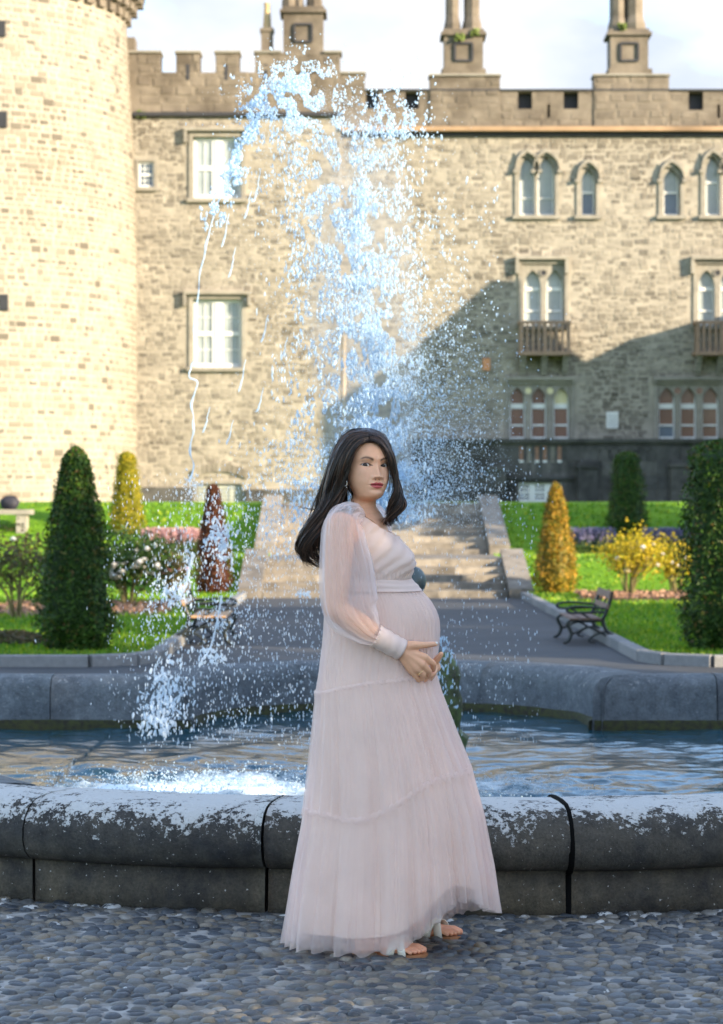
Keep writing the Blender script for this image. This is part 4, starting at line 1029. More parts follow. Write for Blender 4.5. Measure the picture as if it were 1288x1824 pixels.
for x, y, s, rz in ((15,-12,.66,0), (14.5,-5.5,.68,1), (14,.5,.66,2), (15,6.5,.68,3), (14.5,12.5,.66,4), (15,18.5,.66,5), (14.6,24,.6,6)): tree(lab, x, y, big, s, rz)
tree('smaller round headed tree standing beside the grass bank', 12.5, 44.0, small, .95, .4)
tree('low young tree between the tall row and the bank', 13.5, 28.2, small, .62, 1.4)
# ------------------------------------------------------------------ the woman
random.seed(99)
PY0 = 7.85
def pw(px, py, dy=0.0): return W(px, py, PY0+dy)
person = thing('person', 'dark haired woman in a long blush tulle gown cradling her pregnant belly', 'person', (.05, PY0, 0))
t = NT('skin'); at = t.new('ShaderNodeAttribute', attribute_name='col'); n1 = t.noise(60, 4, .6)
c = t.mix(.18, at.outputs['Color'], t.ramp(n1, [(.3,.7),(.7,1.2)]), 'MULTIPLY'); t.color(c); t.rough(.48); t.set(Subsurface_Weight=.12, Specular_IOR_Level=.35)
t.b.inputs['Subsurface Radius'].default_value = (.012,.005,.003); t.bump(t.noise(400,3), .08, .001); M_skin = t.mat
SKIN = np.array((.81,.44,.27))

# ---- head frame
H_YAW, H_PITCH, H_ROLL = math.radians(25), math.radians(-5), math.radians(1.5)
H_O = pw(650, 834, 0.0)
H_M = Matrix.Translation(H_O) @ Matrix.Rotation(H_YAW, 4, 'Z') @ Matrix.Rotation(H_ROLL, 4, 'Y') @ Matrix.Rotation(H_PITCH, 4, 'X')
H_I = H_M.inverted()
EYE_X, EYE_Z, EYE_Y, EYE_R = .0315, .001, -.0690, .0128
def almond(x, z):
    """<1 inside the eye opening, measured in the local frame"""
    dx = (abs(x)-EYE_X)/.0162; dz = z-EYE_Z-.0016*dx
    up = .0056*(1-dx*dx) if abs(dx) < 1 else 0; lo = .0046*(1-dx*dx) if abs(dx) < 1 else 0
    lim = up if dz > 0 else lo
    return abs(dz)/lim if lim > 1e-5 else 9
def g2(x, z, cx_, cz_, sx, sz): return math.exp(-((x-cx_)/sx)**2-((z-cz_)/sz)**2)
def face_disp(x, z):
    """outward relief of the face (metres towards the front)"""
    ax = abs(x); d = 0
    # nose
    if -.06 < z < .03:
        tt = (0.012-z)/.050
        if tt <= 1: amp = .003+.0165*max(0,tt)**1.15; sx = .0062+.0052*max(0,tt)
        else: amp = .0195*math.exp(-((z+.038)/.0055)**2); sx = .0112
        if tt < 0: amp *= math.exp(-(tt*3)**2)
        d += amp*math.exp(-(x/sx)**2)
        d += .0085*g2(ax,z,.0135,-.0395,.0055,.0062) - .004*g2(ax,z,.0065,-.0465,.003,.003)
    d -= .0045*g2(ax,z,.021,.006,.008,.012); d -= .0035*g2(ax,z,.036,.010,.014,.006)
    d += .0030*g2(ax,z,.030,.022,.020,.007)
    d += .0015*g2(ax,z,EYE_X,EYE_Z+.0075,.014,.0030) + .0012*g2(ax,z,EYE_X,EYE_Z-.0065,.013,.003)
    d += .0050*g2(ax,z,.044,-.022,.016,.016); d += .004*g2(ax,z,.034,-.05,.018,.016)
    d -= .003*g2(ax,z,.026,-.050,.005,.014)
    d += .0022*g2(x,z,0,-.054,.022,.012)
    d += .0050*g2(ax,z,.006,-.0585,.010,.0042) + .0030*g2(ax,z,.016,-.0605,.008,.0036)
    d += .0074*g2(x,z,0,-.0700,.0155,.0052); d -= .0052*g2(x,z,0,-.0640,.0235,.0018); d -= .0018*g2(x,z,0,-.0515,.003,.005)
    d -= .0032*g2(x,z,0,-.0805,.018,.0050); d += .0066*g2(x,z,0,-.0925,.0175,.0105)
    return d
def headcol(x, y, z):
    c = SKIN.copy(); ax = abs(x)
    if y < -.045:
        blush = .45*g2(ax,z,.040,-.030,.018,.016); c = c*(1-blush*.35) + np.array((.60,.24,.17))*blush*.35
        # brows
        bx = (ax-.0125)/.036
        if -.1 < bx < 1.12:
            zc = .0165+.0085*math.sin(min(1,max(0,bx))*2.15)-.004*max(0,bx-.72)*2; th = .0046*(1-.6*max(0,bx-.25))
            m = math.exp(-((z-zc)/th)**2.0)*smooth01((bx+.1)/.2)*smooth01((1.12-bx)/.25); c = c*(1-.88*m)+np.array((.018,.010,.007))*.88*m
        # lips
        up = -.0555-.0030*abs(ax/.022)**1.3+.0012*math.exp(-((ax-.006)/.004)**2)-.0012*math.exp(-(ax/.003)**2); lo = -.0765+.0115*(ax/.0235)**2
        if ax < .0245 and lo < z < up:
            m = smooth01((.0245-ax)/.004)*smooth01((z-lo)/.0015)*smooth01((up-z)/.0015)
            lc = np.array((.50,.085,.085)) if z > -.064 else np.array((.62,.13,.125))
            if abs(z+.064) < .0013: lc = lc*.35
            c = c*(1-m)+lc*m
        # eye makeup
        dx = (ax-EYE_X)/.0165; dz = z-EYE_Z-.0016*dx
        if abs(dx) < 1.25:
            lim = .0061*max(0,1-dx*dx); m = math.exp(-((dz-lim)/.0021)**2)*smooth01((1.25-abs(dx))/.3); lowm = .55*math.exp(-((dz+.0045*max(0,1-dx*dx))/.0012)**2)*smooth01((1.1-abs(dx))/.3)
            m = max(m, lowm); c = c*(1-.92*m)+np.array((.012,.008,.007))*.92*m
            sh = .40*math.exp(-((dz-.0095)/.004)**2)*smooth01((1.2-abs(dx))/.5); c = c*(1-sh)+np.array((.26,.12,.075))*sh
        no = .75*g2(ax,z,.0068,-.0468,.0030,.0022); c = c*(1-no)+np.array((.10,.035,.025))*no
    return c

# ---- rings: (front_y, front_z, back_y, back_z, half_width, exponent) in the head frame
hr = [(-.004,.1175,.030,.1175,.012,2),(-.030,.1125,.058,.1120,.036,2),(-.062,.0950,.084,.0955,.0575,2.1),(-.0835,.068,.096,.068,.0695,2.2),(-.0925,.042,.099,.042,.0728,2.3),
      (-.0945,.020,.098,.020,.0725,2.3),(-.0900,.004,.094,.005,.0710,2.3),(-.0905,-.018,.086,-.014,.0705,2.3),(-.0920,-.040,.074,-.030,.0680,2.2),(-.0915,-.060,.062,-.043,.0620,2.12),
      (-.0885,-.077,.052,-.054,.0555,2.05),(-.0850,-.091,.047,-.062,.0490,2.0),(-.0760,-.102,.045,-.069,.0445,2.0),(-.0580,-.1070,.044,-.075,.0405,2),(-.036,-.1085,.045,-.082,.0395,2),
      (-.022,-.1130,.047,-.090,.0415,2),(-.0185,-.124,.049,-.101,.0430,2),(-.019,-.131,.050,-.110,.0440,2)]
HR = catmull(hr, 215)
NA = 200
def phi(k):
    u = 2*math.pi*(k/NA) - math.pi                     # -pi..pi, 0 = front
    return u - .42*math.sin(u)
PH = [phi(k) for k in range(NA)]
rows = []
for fy, fz, by, bz, w_, ex in HR:
    row = []
    for a in PH:
        s_, c_ = math.sin(a), math.cos(a); e = 2/ex
        x = w_*math.copysign(abs(s_)**e, s_); cc = math.copysign(abs(c_)**e, c_)
        m = (1+cc)/2; y = lerp(by, fy, m); z = lerp(bz, fz, m)
        if c_ > 0 and -.115 < z < .06:
            wt = smooth01(c_/.45)*smooth01((z+.118)/.012)
            y -= face_disp(x, z)*wt
            al = almond(x, z)
            if al < 1.0: y += .0075*smooth01((1.05-al)/.25)
        row.append(H_M @ Vector((x, y, z)))
    rows.append(row)
# ---- torso rings in world space: (px, py, dy, front, back, half_width, yaw)
tr_ = [(654,914,.018,.040,.050,.049,40),(652,922,.018,.054,.058,.066,54),(649,929,.019,.062,.066,.096,64),(645,938,.020,.076,.074,.125,71),(642,948,.020,.088,.078,.124,74),
       (641,965,.018,.100,.078,.112,75),
       (643,1000,.016,.120,.076,.108,75),(646,1035,.015,.115,.076,.102,75),(652,1070,.015,.140,.080,.108,75),(656,1105,.015,.160,.086,.114,75),(656,1150,.015,.150,.088,.118,75),(654,1200,.015,.125,.090,.124,75),(652,1260,.015,.100,.090,.124,75),(652,1290,.015,.06,.06,.08,75)]
TRR = catmull(tr_, 70)
for px, py, dy, fr, bk, hw, yw in TRR:
    o = pw(px, py, dy); a0 = math.radians(yw); fd = Vector((math.sin(a0), -math.cos(a0), 0)); sd = Vector((math.cos(a0), math.sin(a0), 0)); row = []
    for a in PH:
        s_, c_ = math.sin(a), math.cos(a); row.append(o + sd*(hw*s_) + fd*((fr if c_ > 0 else bk)*c_))
    rows.append(row)
mb = MB(); mb.grid(rows, closed_v=True); n = len(rows)
mb.f.append(tuple(reversed(range(NA)))); mb.m.append(0); mb.f.append(tuple((n-1)*NA+k for k in range(NA))); mb.m.append(0)
mb.f = [tuple(reversed(f)) for f in mb.f]
body = mb.build('body', M_skin, person, True)

def blob_mesh(fn, voxel, sm, name):
    m = MB(); fn(m); o = bpy.data.objects.new(name, m.mesh(name, M_skin, True)); COL.objects.link(o); remesh(o, voxel, sm); return o
def chain(m, pts, seg=12):
    for (a, ra), (b, rb) in zip(pts, pts[1:]): capsule(m, a, b, ra, rb, seg)
def arms(m):
    # her right arm, towards the camera
    S, E, Wr = pw(607,938,-.150), pw(597,1085,-.185), pw(714,1159,-.150)
    chain(m, [(pw(630,952,-.075),.045),(S,.048),(S.lerp(E,.5),.044),(E,.037),(E.lerp(Wr,.35),.038),(E.lerp(Wr,.8),.027),(Wr,.0235)])
    ci, cm, cr_, cl = pw(757,1171,-.128), pw(752,1184,-.136), pw(742,1191,-.138), pw(733,1195,-.134)
    for k, r in ((ci,.0135),(cm,.0138),(cr_,.0132),(cl,.0120)): chain(m, [(Wr,.0205),(Wr.lerp(k,.5),.0165),(k,r)])
    chain(m, [(ci,.0125),(pw(772,1182,-.110),.0098),(pw(772,1193,-.085),.0086)]); chain(m, [(cm,.0125),(pw(765,1196,-.116),.0098),(pw(763,1205,-.090),.0086)])
    chain(m, [(cr_,.0120),(pw(754,1202,-.124),.0094),(pw(752,1210,-.102),.0082)]); chain(m, [(cl,.0108),(pw(740,1205,-.126),.0082),(pw(745,1212,-.112),.0070)])
    chain(m, [(Wr.lerp(pw(726,1150,-.15),.8),.0165),(pw(735,1149,-.146),.0145),(pw(756,1149,-.126),.0108),(pw(776,1147,-.082),.0082)])
def arms_far(m):
    S, E, Wr = pw(662,940,.170), pw(648,1085,.225), pw(752,1182,.085)
    chain(m, [(pw(648,945,.12),.060),(S,.050),(S.lerp(E,.5),.044),(E,.037),(E.lerp(Wr,.35),.038),(E.lerp(Wr,.8),.027),(Wr,.0235)])
    pal = pw(774,1188,.0); chain(m, [(Wr,.022),(pw(768,1186,.045),.024),(pal,.021),(pw(771,1191,-.03),.018)])
    chain(m, [(pal,.0135),(pw(776,1178,-.028),.0120),(pw(786,1165,-.048),.0088)])
    chain(m, [(pw(774,1192,-.025),.0125),(pw(772,1200,-.066),.0098),(pw(758,1205,-.098),.0080)]); chain(m, [(pw(771,1198,-.02),.0120),(pw(767,1208,-.062),.0094),(pw(753,1212,-.094),.0078)])
    chain(m, [(pw(768,1200,-.01),.0110),(pw(761,1211,-.05),.0088),(pw(750,1215,-.085),.0072)])
def foot(m, toe, heel, side, hip):
    toe, heel = Vector(toe), Vector(heel); d = (toe-heel); L = d.length; d.normalize(); s = Vector((-d.y, d.x, 0))*side; up = Vector((0,0,1))
    at_ = lambda u, v, z: heel + d*(u*L) + s*v + up*z
    ank = at_(.16,0,.085)
    chain(m, [(at_(.10,0,.030),.029),(at_(.30,0,.042),.030),(at_(.52,.004,.036),.027),(at_(.66,.006,.028),.019)]); chain(m, [(at_(.10,0,.03),.029),(ank,.030),(at_(.34,0,.05),.026)])
    chain(m, [(at_(.5,-.02,.024),.022),(at_(.66,-.026,.022),.015)]); chain(m, [(at_(.58,.020,.026),.02),(at_(.70,.024,.024),.016)])
    for k, (v, e, r) in enumerate(((.030,.985,.0108),(.0100,.985,.0074),(-.0080,.960,.0068),(-.0245,.925,.0064),(-.0395,.88,.0060))): chain(m, [(at_(.66,v*.85,.024),r*1.3),(at_(e-.11,v,.026),r),(at_(e-.025,v,.017),r*1.05)])
    chain(m, [(ank,.030),(at_(.10,0,.30),.046),(Vector((hip.x, hip.y, .48)),.050)]); chain(m, [(Vector((hip.x,hip.y,.48)),.05),(Vector((hip.x*.6+.01, hip.y, .85)),.058)])
T1, H1 = W(755,1696,7.715), W(634,1696,7.78); T1.z = H1.z = .011
T2, H2 = W(820,1660,8.05), W(697,1660,8.12); T2.z = H2.z = .011
parts_ = [blob_mesh(arms, .0032, 2, 'tmp_a'), blob_mesh(arms_far, .0035, 2, 'tmp_b'), blob_mesh(lambda m: foot(m, T1, H1, 1, Vector((.02,7.82,0))), .0024, 1, 'tmp_c'), blob_mesh(lambda m: foot(m, T2, H2, 1, Vector((.06,7.93,0))), .0024, 1, 'tmp_d')]
def ear(m):
    for s in (-1,):
        pts = [H_M @ Vector((s*(.0705+.004*math.sin(math.pi*q)), .006+.014*math.sin(q*3.1)+.004, .018-.052*q)) for q in np.linspace(0,1,7)]
        chain(m, [(p, .0062-.001*abs(q-3)*.6) for q, p in enumerate(pts)], 8); chain(m, [(H_M @ Vector((s*.068,.004,.008)),.008),(H_M @ Vector((s*.069,.002,-.022)),.0075)], 8)
parts_.append(blob_mesh(ear, .002, 1, 'tmp_e'))
def union(base, others):
    for o in others:
        md = base.modifiers.new('u', 'BOOLEAN'); md.operation = 'UNION'; md.object = o
        try: md.solver = 'MANIFOLD'
        except Exception: md.solver = 'EXACT'
    dg = bpy.context.evaluated_depsgraph_get(); me = bpy.data.meshes.new_from_object(base.evaluated_get(dg)); base.modifiers.clear()
    print('UNION', len(base.data.vertices), '->', len(me.vertices))
    if len(me.vertices) > len(base.data.vertices): base.data = me
    else:
        bm = bmesh.new(); bm.from_mesh(base.data)
        for o in others: bm.from_mesh(o.data)
        bm.to_mesh(base.data); bm.free()
    for o in others: bpy.data.objects.remove(o)
    base.data.polygons.foreach_set('use_smooth', [True]*len(base.data.polygons))
body.matrix_parent_inverse = Matrix.Translation(person.location).inverted()
bpy.context.view_layer.update()
union(body, parts_)
cols = []
for v in body.data.vertices:
    p = H_I @ v.co
    if p.z > -.13 and abs(p.x) < .1 and -.13 < p.y < .12: c = headcol(p.x, p.y, p.z)
    else: c = SKIN if v.co.z > .3 else SKIN*np.array((1.05,.95,.95))
    cols += [c[0], c[1], c[2], 1]
a = body.data.attributes.new('col', 'FLOAT_COLOR', 'POINT'); a.data.foreach_set('color', cols)

# ---- eyes
M_eyew = plain('eye_white', (.70,.66,.62), .2, .03, 20); M_iris = plain('eye_iris', (.035,.018,.010), .15, .2, 200); M_pupil = plain('eye_pupil', (.004,.004,.004), .08, .05, 20)
for s in (-1, 1):
    c = H_M @ Vector((s*EYE_X, EYE_Y, EYE_Z)); g_ = (Vector((0,0,CAM_H+.02))-c).normalized(); u = g_.orthogonal().normalized(); w_ = g_.cross(u); mb = MB(); n_ = 28
    P = [[c+(g_*math.cos(b)+(u*math.cos(a)+w_*math.sin(a))*math.sin(b))*EYE_R*(1+.03*(b < .40)) for a in [2*math.pi*k/24 for k in range(24)]] for b in [1e-4]+[math.pi*i/n_ for i in range(1, n_)]]
    mb.grid(P, closed_v=True); mb.m = [2 if f//24 < 2 else (1 if f//24 < 6 else 0) for f in range(len(mb.f))]
    mb.build('eye', [M_eyew, M_iris, M_pupil], person, True)

# ---- hair
t = NT('hair_dark'); g = t.new('ShaderNodeNewGeometry'); c = t.ramp(g.outputs['Random Per Island'], [(0,(.004,.003,.0025)),(.5,(.016,.009,.006)),(.8,(.055,.028,.017)),(1,(.16,.085,.05))]); t.color(c); t.rough(.30); t.set(Specular_IOR_Level=.38); M_hair = t.mat
mb = MB(); lo, rowsH = 0, []
def hair_z(a):
    d = abs(math.degrees(a)); xs = [0,20,38,52,64,74,84,100,130,180]; zs = [.071,.071,.066,.050,.020,-.004,.012,-.05,-.095,-.11]
    return np.interp(d, xs, zs)
cap_rows = []
for (fy, fz, by, bz, w_, ex), i in zip(HR[:188], range(999)):
    row = []
    for a in PH:
        s_, c_ = math.sin(a), math.cos(a); e = 2/ex; x = w_*math.copysign(abs(s_)**e, s_); cc = math.copysign(abs(c_)**e, c_); m = (1+cc)/2; y = lerp(by, fy, m); z = lerp(bz, fz, m)
        k = smooth01((z-hair_z(a))/.03); off = .003+.011*k + .0015*noise.noise((math.degrees(a)*.35, z*9, 1))*k
        n_ = Vector((x*1.2, y-.01, (z-.0)*1.0 if z > 0 else 0)).normalized(); row.append((Vector((x,y,z))+n_*off, z > hair_z(a)))
    cap_rows.append(row)
o = 0; nA = len(cap_rows[0])
for r in cap_rows: mb.v += [tuple(H_M @ p) for p, _ in r]
for i in range(len(cap_rows)-1):
    for j in range(nA):
        j2 = (j+1) % nA
        if cap_rows[i][j][1] and cap_rows[i+1][j][1] and cap_rows[i][j2][1] and cap_rows[i+1][j2][1]: mb.f.append((i*nA+j, i*nA+j2, (i+1)*nA+j2, (i+1)*nA+j)); mb.m.append(0)
mb.f.append(tuple(range(nA))); mb.m.append(0); mb_cap = mb
left_g = [[(656,786,-.082),(646,788,-.095),(634,800,-.097),(625,820,-.094),(617,842,-.086),(609,872,-.070),(600,915,-.045),(592,960,-.03)],
          [(656,778,-.076),(634,782,-.092),(614,806,-.092),(603,840,-.086),(595,878,-.072),(584,922,-.058),(572,965,-.05),(568,1004,-.045)],
          [(655,770,-.055),(623,776,-.072),(599,812,-.073),(587,854,-.066),(573,896,-.060),(559,938,-.054),(550,978,-.048),(561,1010,-.04)],
          [(654,766,-.02),(618,771,-.03),(592,808,-.03),(578,856,-.02),(561,900,-.01),(546,940,0),(541,978,0),(556,1008,0)],
          [(655,766,.02),(621,773,.05),(598,814,.078),(586,861,.078),(575,907,.068),(563,948,.06),(555,985,.05),(566,1012,.04)]]
right_g = [[(659,784,-.082),(672,788,-.084),(686,804,-.078),(694,830,-.068),(697,860,-.060),(696,888,-.055),(692,914,-.052),(683,930,-.058)],
           [(659,776,-.07),(680,783,-.066),(697,812,-.058),(705,846,-.05),(709,878,-.045),(711,900,-.043),(704,920,-.047),(690,931,-.05)],
           [(658,769,-.03),(683,777,-.02),(700,810,.0),(708,850,.0),(713,882,.0),(715,903,0),(708,922,-.01),(693,932,-.02)],
           [(656,768,.02),(680,777,.045),(697,814,.065),(703,855,.065),(706,890,.055),(706,915,.045),(699,930,.035),(688,937,.02)]]
hb = MB()
def strands(guides, n, curl, rmin=.0009, rmax=.0019, cut=(.80,1.02), nlock=40):
    G = np.array(guides, float); k = len(G); locks = [(rnd(0, k-1-1e-6), rnd(0,1)**.7, rnd(-.5,.5), rnd(.86,1.12), rnd(-2.5,2.5), rnd(.92,1.03)) for _ in range(nlock)]
    for q in range(n):
        lu, lv, lph, lfr, lx, lend = random.choice(locks)
        u = min(k-1-1e-6, max(0, lu+rnd(-.22,.22))); i = int(u); f = u-i; v = min(1, max(0, lv+rnd(-.2,.2)))
        ctrl = G[i]*(1-f)+G[i+1]*f; ctr = G.mean(0); lc = G[int(lu)]*(1-lu%1)+G[min(k-1,int(lu)+1)]*(lu%1)
        pull = np.array([0,0,.05,.15,.3,.45,.6,.75])[:len(ctrl),None]; ctrl = ctrl*(1-pull)+lc*pull
        ctrl = ctrl + (ctr-ctrl)*(1-v)*np.linspace(.03,.36,len(ctrl))[:,None]
        jit = np.array([(rnd(-1,1)*2.0+lx, rnd(-1,1)*2.0, rnd(-1,1)*.005)])*np.linspace(.2,1.3,len(ctrl))[:,None]
        c_ = catmull([tuple(x) for x in ctrl+jit], 34); end = rnd(*cut)*lend; m_ = max(8, min(34, int(34*end))); pts = []
        for s_, (px, py, dy) in enumerate(c_[:m_]):
            w_ = max(0,(s_-8)/25)**1.3*curl; ang = s_*.40*lfr+lph; pts.append(pw(px + w_*10.5*math.sin(ang), py + w_*2.0*math.cos(ang), dy + w_*.012*math.cos(ang)))
        r = rnd(rmin, rmax); hb.tube(pts, [r*(.7+.3*min(1,s_/4))*(1 if s_ < m_-8 else max(.12,(m_-s_)/8)) for s_ in range(m_)], 5, cap=False)
strands(left_g, 1250, 1.9, nlock=60); strands(right_g, 650, 1.2, nlock=36); strands(left_g[:2], 260, .9, nlock=26)
# under-layer filling behind the neck, a few loose strands
back_g = [left_g[4], [(655,768,.06),(640,790,.10),(628,830,.10),(620,870,.09),(614,910,.085),(606,950,.08),(598,980,.075),(592,1005,.07)], right_g[3]]
strands(back_g[:2], 300, 1.0, nlock=16); 
for pts in ([(572,900,-.03),(556,908,-.03),(545,905,-.02),(534,904,-.02)], [(570,930,-.04),(556,948,-.04),(543,952,-.03),(537,944,-.03)], [(566,955,-.04),(550,962,-.03),(540,958,-.03),(538,950,-.03)], [(560,985,-.03),(550,992,-.03),(545,1002,-.02),(549,1009,-.02)],
            [(622,862,-.085),(628,888,-.09),(640,912,-.10),(660,926,-.12),(671,934,-.13)], [(618,866,-.08),(624,885,-.085),(634,905,-.09)], [(712,895,-.03),(716,902,-.03),(713,912,-.03),(704,916,-.03)]):
    for q in range(5 if pts[0][0] < 600 else 2): hb.tube([pw(p[0]+rnd(-1.2,1.2)*q*.6, p[1]+rnd(-1.2,1.2)*q*.6, p[2]) for p in catmull(pts, 14)], [.0008*(1-.7*s_/13) for s_ in range(14)], 4, cap=False)
for q in range(110):
    g_ = random.choice(left_g+right_g); c_ = catmull([(p[0]+rnd(-6,6)*(.3+k*.12), p[1]+rnd(-4,4), p[2]+rnd(-.012,.012)) for k, p in enumerate(g_)], 24); e_ = random.randint(14, 24)
    hb.tube([pw(p[0]+5*noise.noise((k*.16,q*3.1,1))*(k/23), p[1], p[2]) for k, p in enumerate(c_[:e_])], [.0006]*e_, 4, cap=False)
hair = hb.build('hair', M_hair, person, True); mb_cap.build('hair_crown', M_hair, hair, True)
# earring, ring, nail
M_silver = plain('silver', (.75,.74,.72), .15, .05, 30, metallic=1.0); M_gold = plain('gold', (.80,.58,.30), .2, .05, 30, metallic=1.0)
m = MB(); ec = pw(616,861,-.080); m.tube([ec+Vector((math.sin(a)*.004,0,math.cos(a)*.0085)) for a in np.linspace(0,6.28,13)], .0009, 6, cap=False); ball(m, ec+Vector((.003,-.001,-.013)), .0018, 5); m.build('earring', M_silver, person, True)
m = MB(); a_, b_ = pw(742,1191,-.138), pw(754,1202,-.124); d_ = (b_-a_).normalized(); u = d_.orthogonal().normalized(); w_ = d_.cross(u); m.tube([a_.lerp(b_,.45)+(u*math.cos(a)+w_*math.sin(a))*.0116 for a in np.linspace(0,6.283,21)], .0016, 6, cap=False); m.build('ring', M_gold, person, True)
m = MB(); ball(m, pw(777,1145.6,-.089), .0062, 8, (1.0,.4,.75)); m.build('nail', plain('nail_white', (.82,.76,.72), .25, .03), person, True)

# ------------------------------------------------------------------ the gown
def tulle_mat(name, c, cover, trans=.4):
    t = NT(name); n1 = t.noise(9, 4); col = t.ramp(n1, [(.3,[x*.95 for x in c]),(.7,[min(1,x*1.03) for x in c])])
    t.color(col); t.rough(.8); t.set(Specular_IOR_Level=.15, Sheen_Weight=.25)
    tl = t.new('ShaderNodeBsdfTranslucent'); t.link(col, tl.inputs['Color']); m1 = t.new('ShaderNodeMixShader'); m1.inputs[0].default_value = trans; t.link(t.b.outputs[0], m1.inputs[1]); t.link(tl.outputs[0], m1.inputs[2])
    if cover < 1:
        tp = t.new('ShaderNodeBsdfTransparent'); m2 = t.new('ShaderNodeMixShader'); m2.inputs[0].default_value = cover
        t.link(tp.outputs[0], m2.inputs[1]); t.link(m1.outputs[0], m2.inputs[2]); t.link(m2.outputs[0], t.out.inputs['Surface'])
    else: t.link(m1.outputs[0], t.out.inputs['Surface'])
    return t.mat
M_lining = tulle_mat('gown_lining', (.96,.79,.66), 1.0, .15)
M_tulle = tulle_mat('gown_tulle', (.96,.82,.77), .38)
M_tulle2 = tulle_mat('gown_tulle_underlayer', (.95,.79,.75), .38)
M_bodice = tulle_mat('gown_bodice_tulle', (.93,.80,.74), .78)
M_sleeve = tulle_mat('gown_sleeve_tulle', (.93,.86,.86), .34)
gown_rows = [(915,600,690,.120),(935,592,700,.130),(950,586,706,.134),(962,584,716,.138),(975,582,727,.140),(990,580,735,.140),(1003,580,738,.138),(1015,580,737,.135),(1024,580,734,.132),(1032,580,733,.130),(1048,580,748,.134),(1070,579,768,.146),(1088,578,778,.152),(1105,577,783,.155),(1125,576,784,.156),(1150,574,782,.158),(1175,571,778,.162),(1200,568,777,.168),(1230,563,785,.176),(1300,557,811,.190),(1380,550,843,.205),(1450,543,862,.214),(1550,530,880,.224),(1640,520,892,.230),(1720,511,899,.236)]
zt_ = [PZ(r[0], PY0) for r in gown_rows][::-1]; xl_ = [PX(r[1], PY0) for r in gown_rows][::-1]; xr_ = [PX(r[2], PY0) for r in gown_rows][::-1]; hd_ = [r[3] for r in gown_rows][::-1]
GY = PY0+.015
def gown_pt(th, z, off=0.0, sc=1.0):
    l, r, h = np.interp(z, zt_, xl_), np.interp(z, zt_, xr_), np.interp(z, zt_, hd_)
    c, a = (l+r)/2, (r-l)/2*sc; h = h*sc; ct, st = math.cos(th), math.sin(th)
    nx, ny = ct/a, st/h; L = math.hypot(nx, ny)
    return Vector((c+a*ct+nx/L*off, GY+h*st+ny/L*off, z))
zP = lambda py: PZ(py, PY0)
def z1_(th): return lerp(zP(1232), zP(1192), (1+math.cos(th))/2)+.006*math.sin(3*th+1)
def z2_(th): return lerp(zP(1447), zP(1368), smooth01((math.cos(th)+.55)/1.5))+.008*math.sin(4*th)
def zh_(th):
    d = (math.degrees(th)+180) % 360-180
    return .026+.10*smooth01((math.cos(th)-.05)/.95)+.098*math.exp(-((d+56)/27)**2)
def pleat(th, z, N, seed, wob=1.0):
    ph = th*N + wob*3.0*noise.noise((math.cos(th)*2.5, math.sin(th)*2.5, seed+z*1.3)) + 6.0*noise.noise((math.cos(th)*1.7+5, math.sin(th)*1.7, seed))
    s_ = math.sin(ph); return math.copysign(abs(s_)**.7, s_)*(.6+1.1*noise.noise((math.cos(th)*4, math.sin(th)*4, seed*3.1+z*.4)))
NT_ = 420
def gown_layer(tiers, sc, seed, mat, name, parent, base_off=0.0, dense=1.0, gap=0.0):
    mb = MB()
    for ztop, zbot, nrow, a0, a1, N in tiers:
        P = []
        for i in range(nrow+1):
            s_ = i/nrow; row = []
            for k in range(NT_):
                th = 2*math.pi*k/NT_; z = lerp(ztop(th), zbot(th), s_)
                am = lerp(a0, a1, s_**.8); o_ = am*pleat(th, z, N, seed) + .5*am*pleat(th, z, N*2.3, seed+4) + base_off*(1) 
                if s_ < .06 and zbot is not z1_: o_ += .004*(1-s_/.06)
                fold = (.014*pleat(th, z, 9, 21.0)+.010*pleat(th, z, 17, 31.0))*smooth01((.80-z)/.6)*(1 if sc > .95 else .4)
                big = fold+.018*noise.noise((math.cos(th)*1.6, math.sin(th)*1.6, 1.0+z*.8))*smooth01((1.0-z)/.6)
                row.append(gown_pt(th, z + (.006*pleat(th, z, N, seed+2)*s_**6 if sc > .95 else 0), o_+big, sc))
            P.append(row)
        mb.grid(P, closed_v=True)
    return mb.build(name, mat, parent, True)
gown = gown_layer([(lambda th: zP(1046), z1_, 26, .0010, .0030, 46), (z1_, z2_, 36, .0040, .0135, 26), (z2_, zh_, 40, .0050, .0190, 30)], 1.0, 1.0, M_tulle, 'gown', person)
gown_layer([(lambda th: zP(1046), z1_, 16, .0010, .0030, 38), (z1_, z2_, 26, .0030, .0090, 27), (z2_, lambda th: zh_(th)+.012, 30, .004, .013, 29)], .965, 7.3, M_tulle2, 'tulle_underskirt', gown)
gown_layer([(lambda th: zP(1044), lambda th: zh_(th)+.05, 46, .0008, .0025, 14)], .91, 12.1, M_lining, 'lining', gown)
# gathered ruffles on the two seams
def ruffle(zf, name, h, a, N, seed):
    mb = MB(); P = []
    for i in range(7):
        s_ = i/6; row = []
        for k in range(NT_*2):
            th = math.pi*k/NT_; z = zf(th)+lerp(h, -h, s_); row.append(gown_pt(th, z+.003*pleat(th,z,N,seed+3), .003+.003*math.sin(math.pi*s_)+a*pleat(th, z, N, seed)*abs(2*s_-1)+(.014*pleat(th, z, 9, 21.0)+.010*pleat(th, z, 17, 31.0))*smooth01((.80-z)/.6)+.018*noise.noise((math.cos(th)*1.6, math.sin(th)*1.6, 1.0+z*.8))*smooth01((1.0-z)/.6)))
        P.append(row)
    mb.grid(P, closed_v=True); return mb.build(name, M_tulle, gown, True)
ruffle(z1_, 'seam_ruffle', .007, .0024, 80, 2); ruffle(z2_, 'seam_ruffle', .011, .0032, 85, 5)
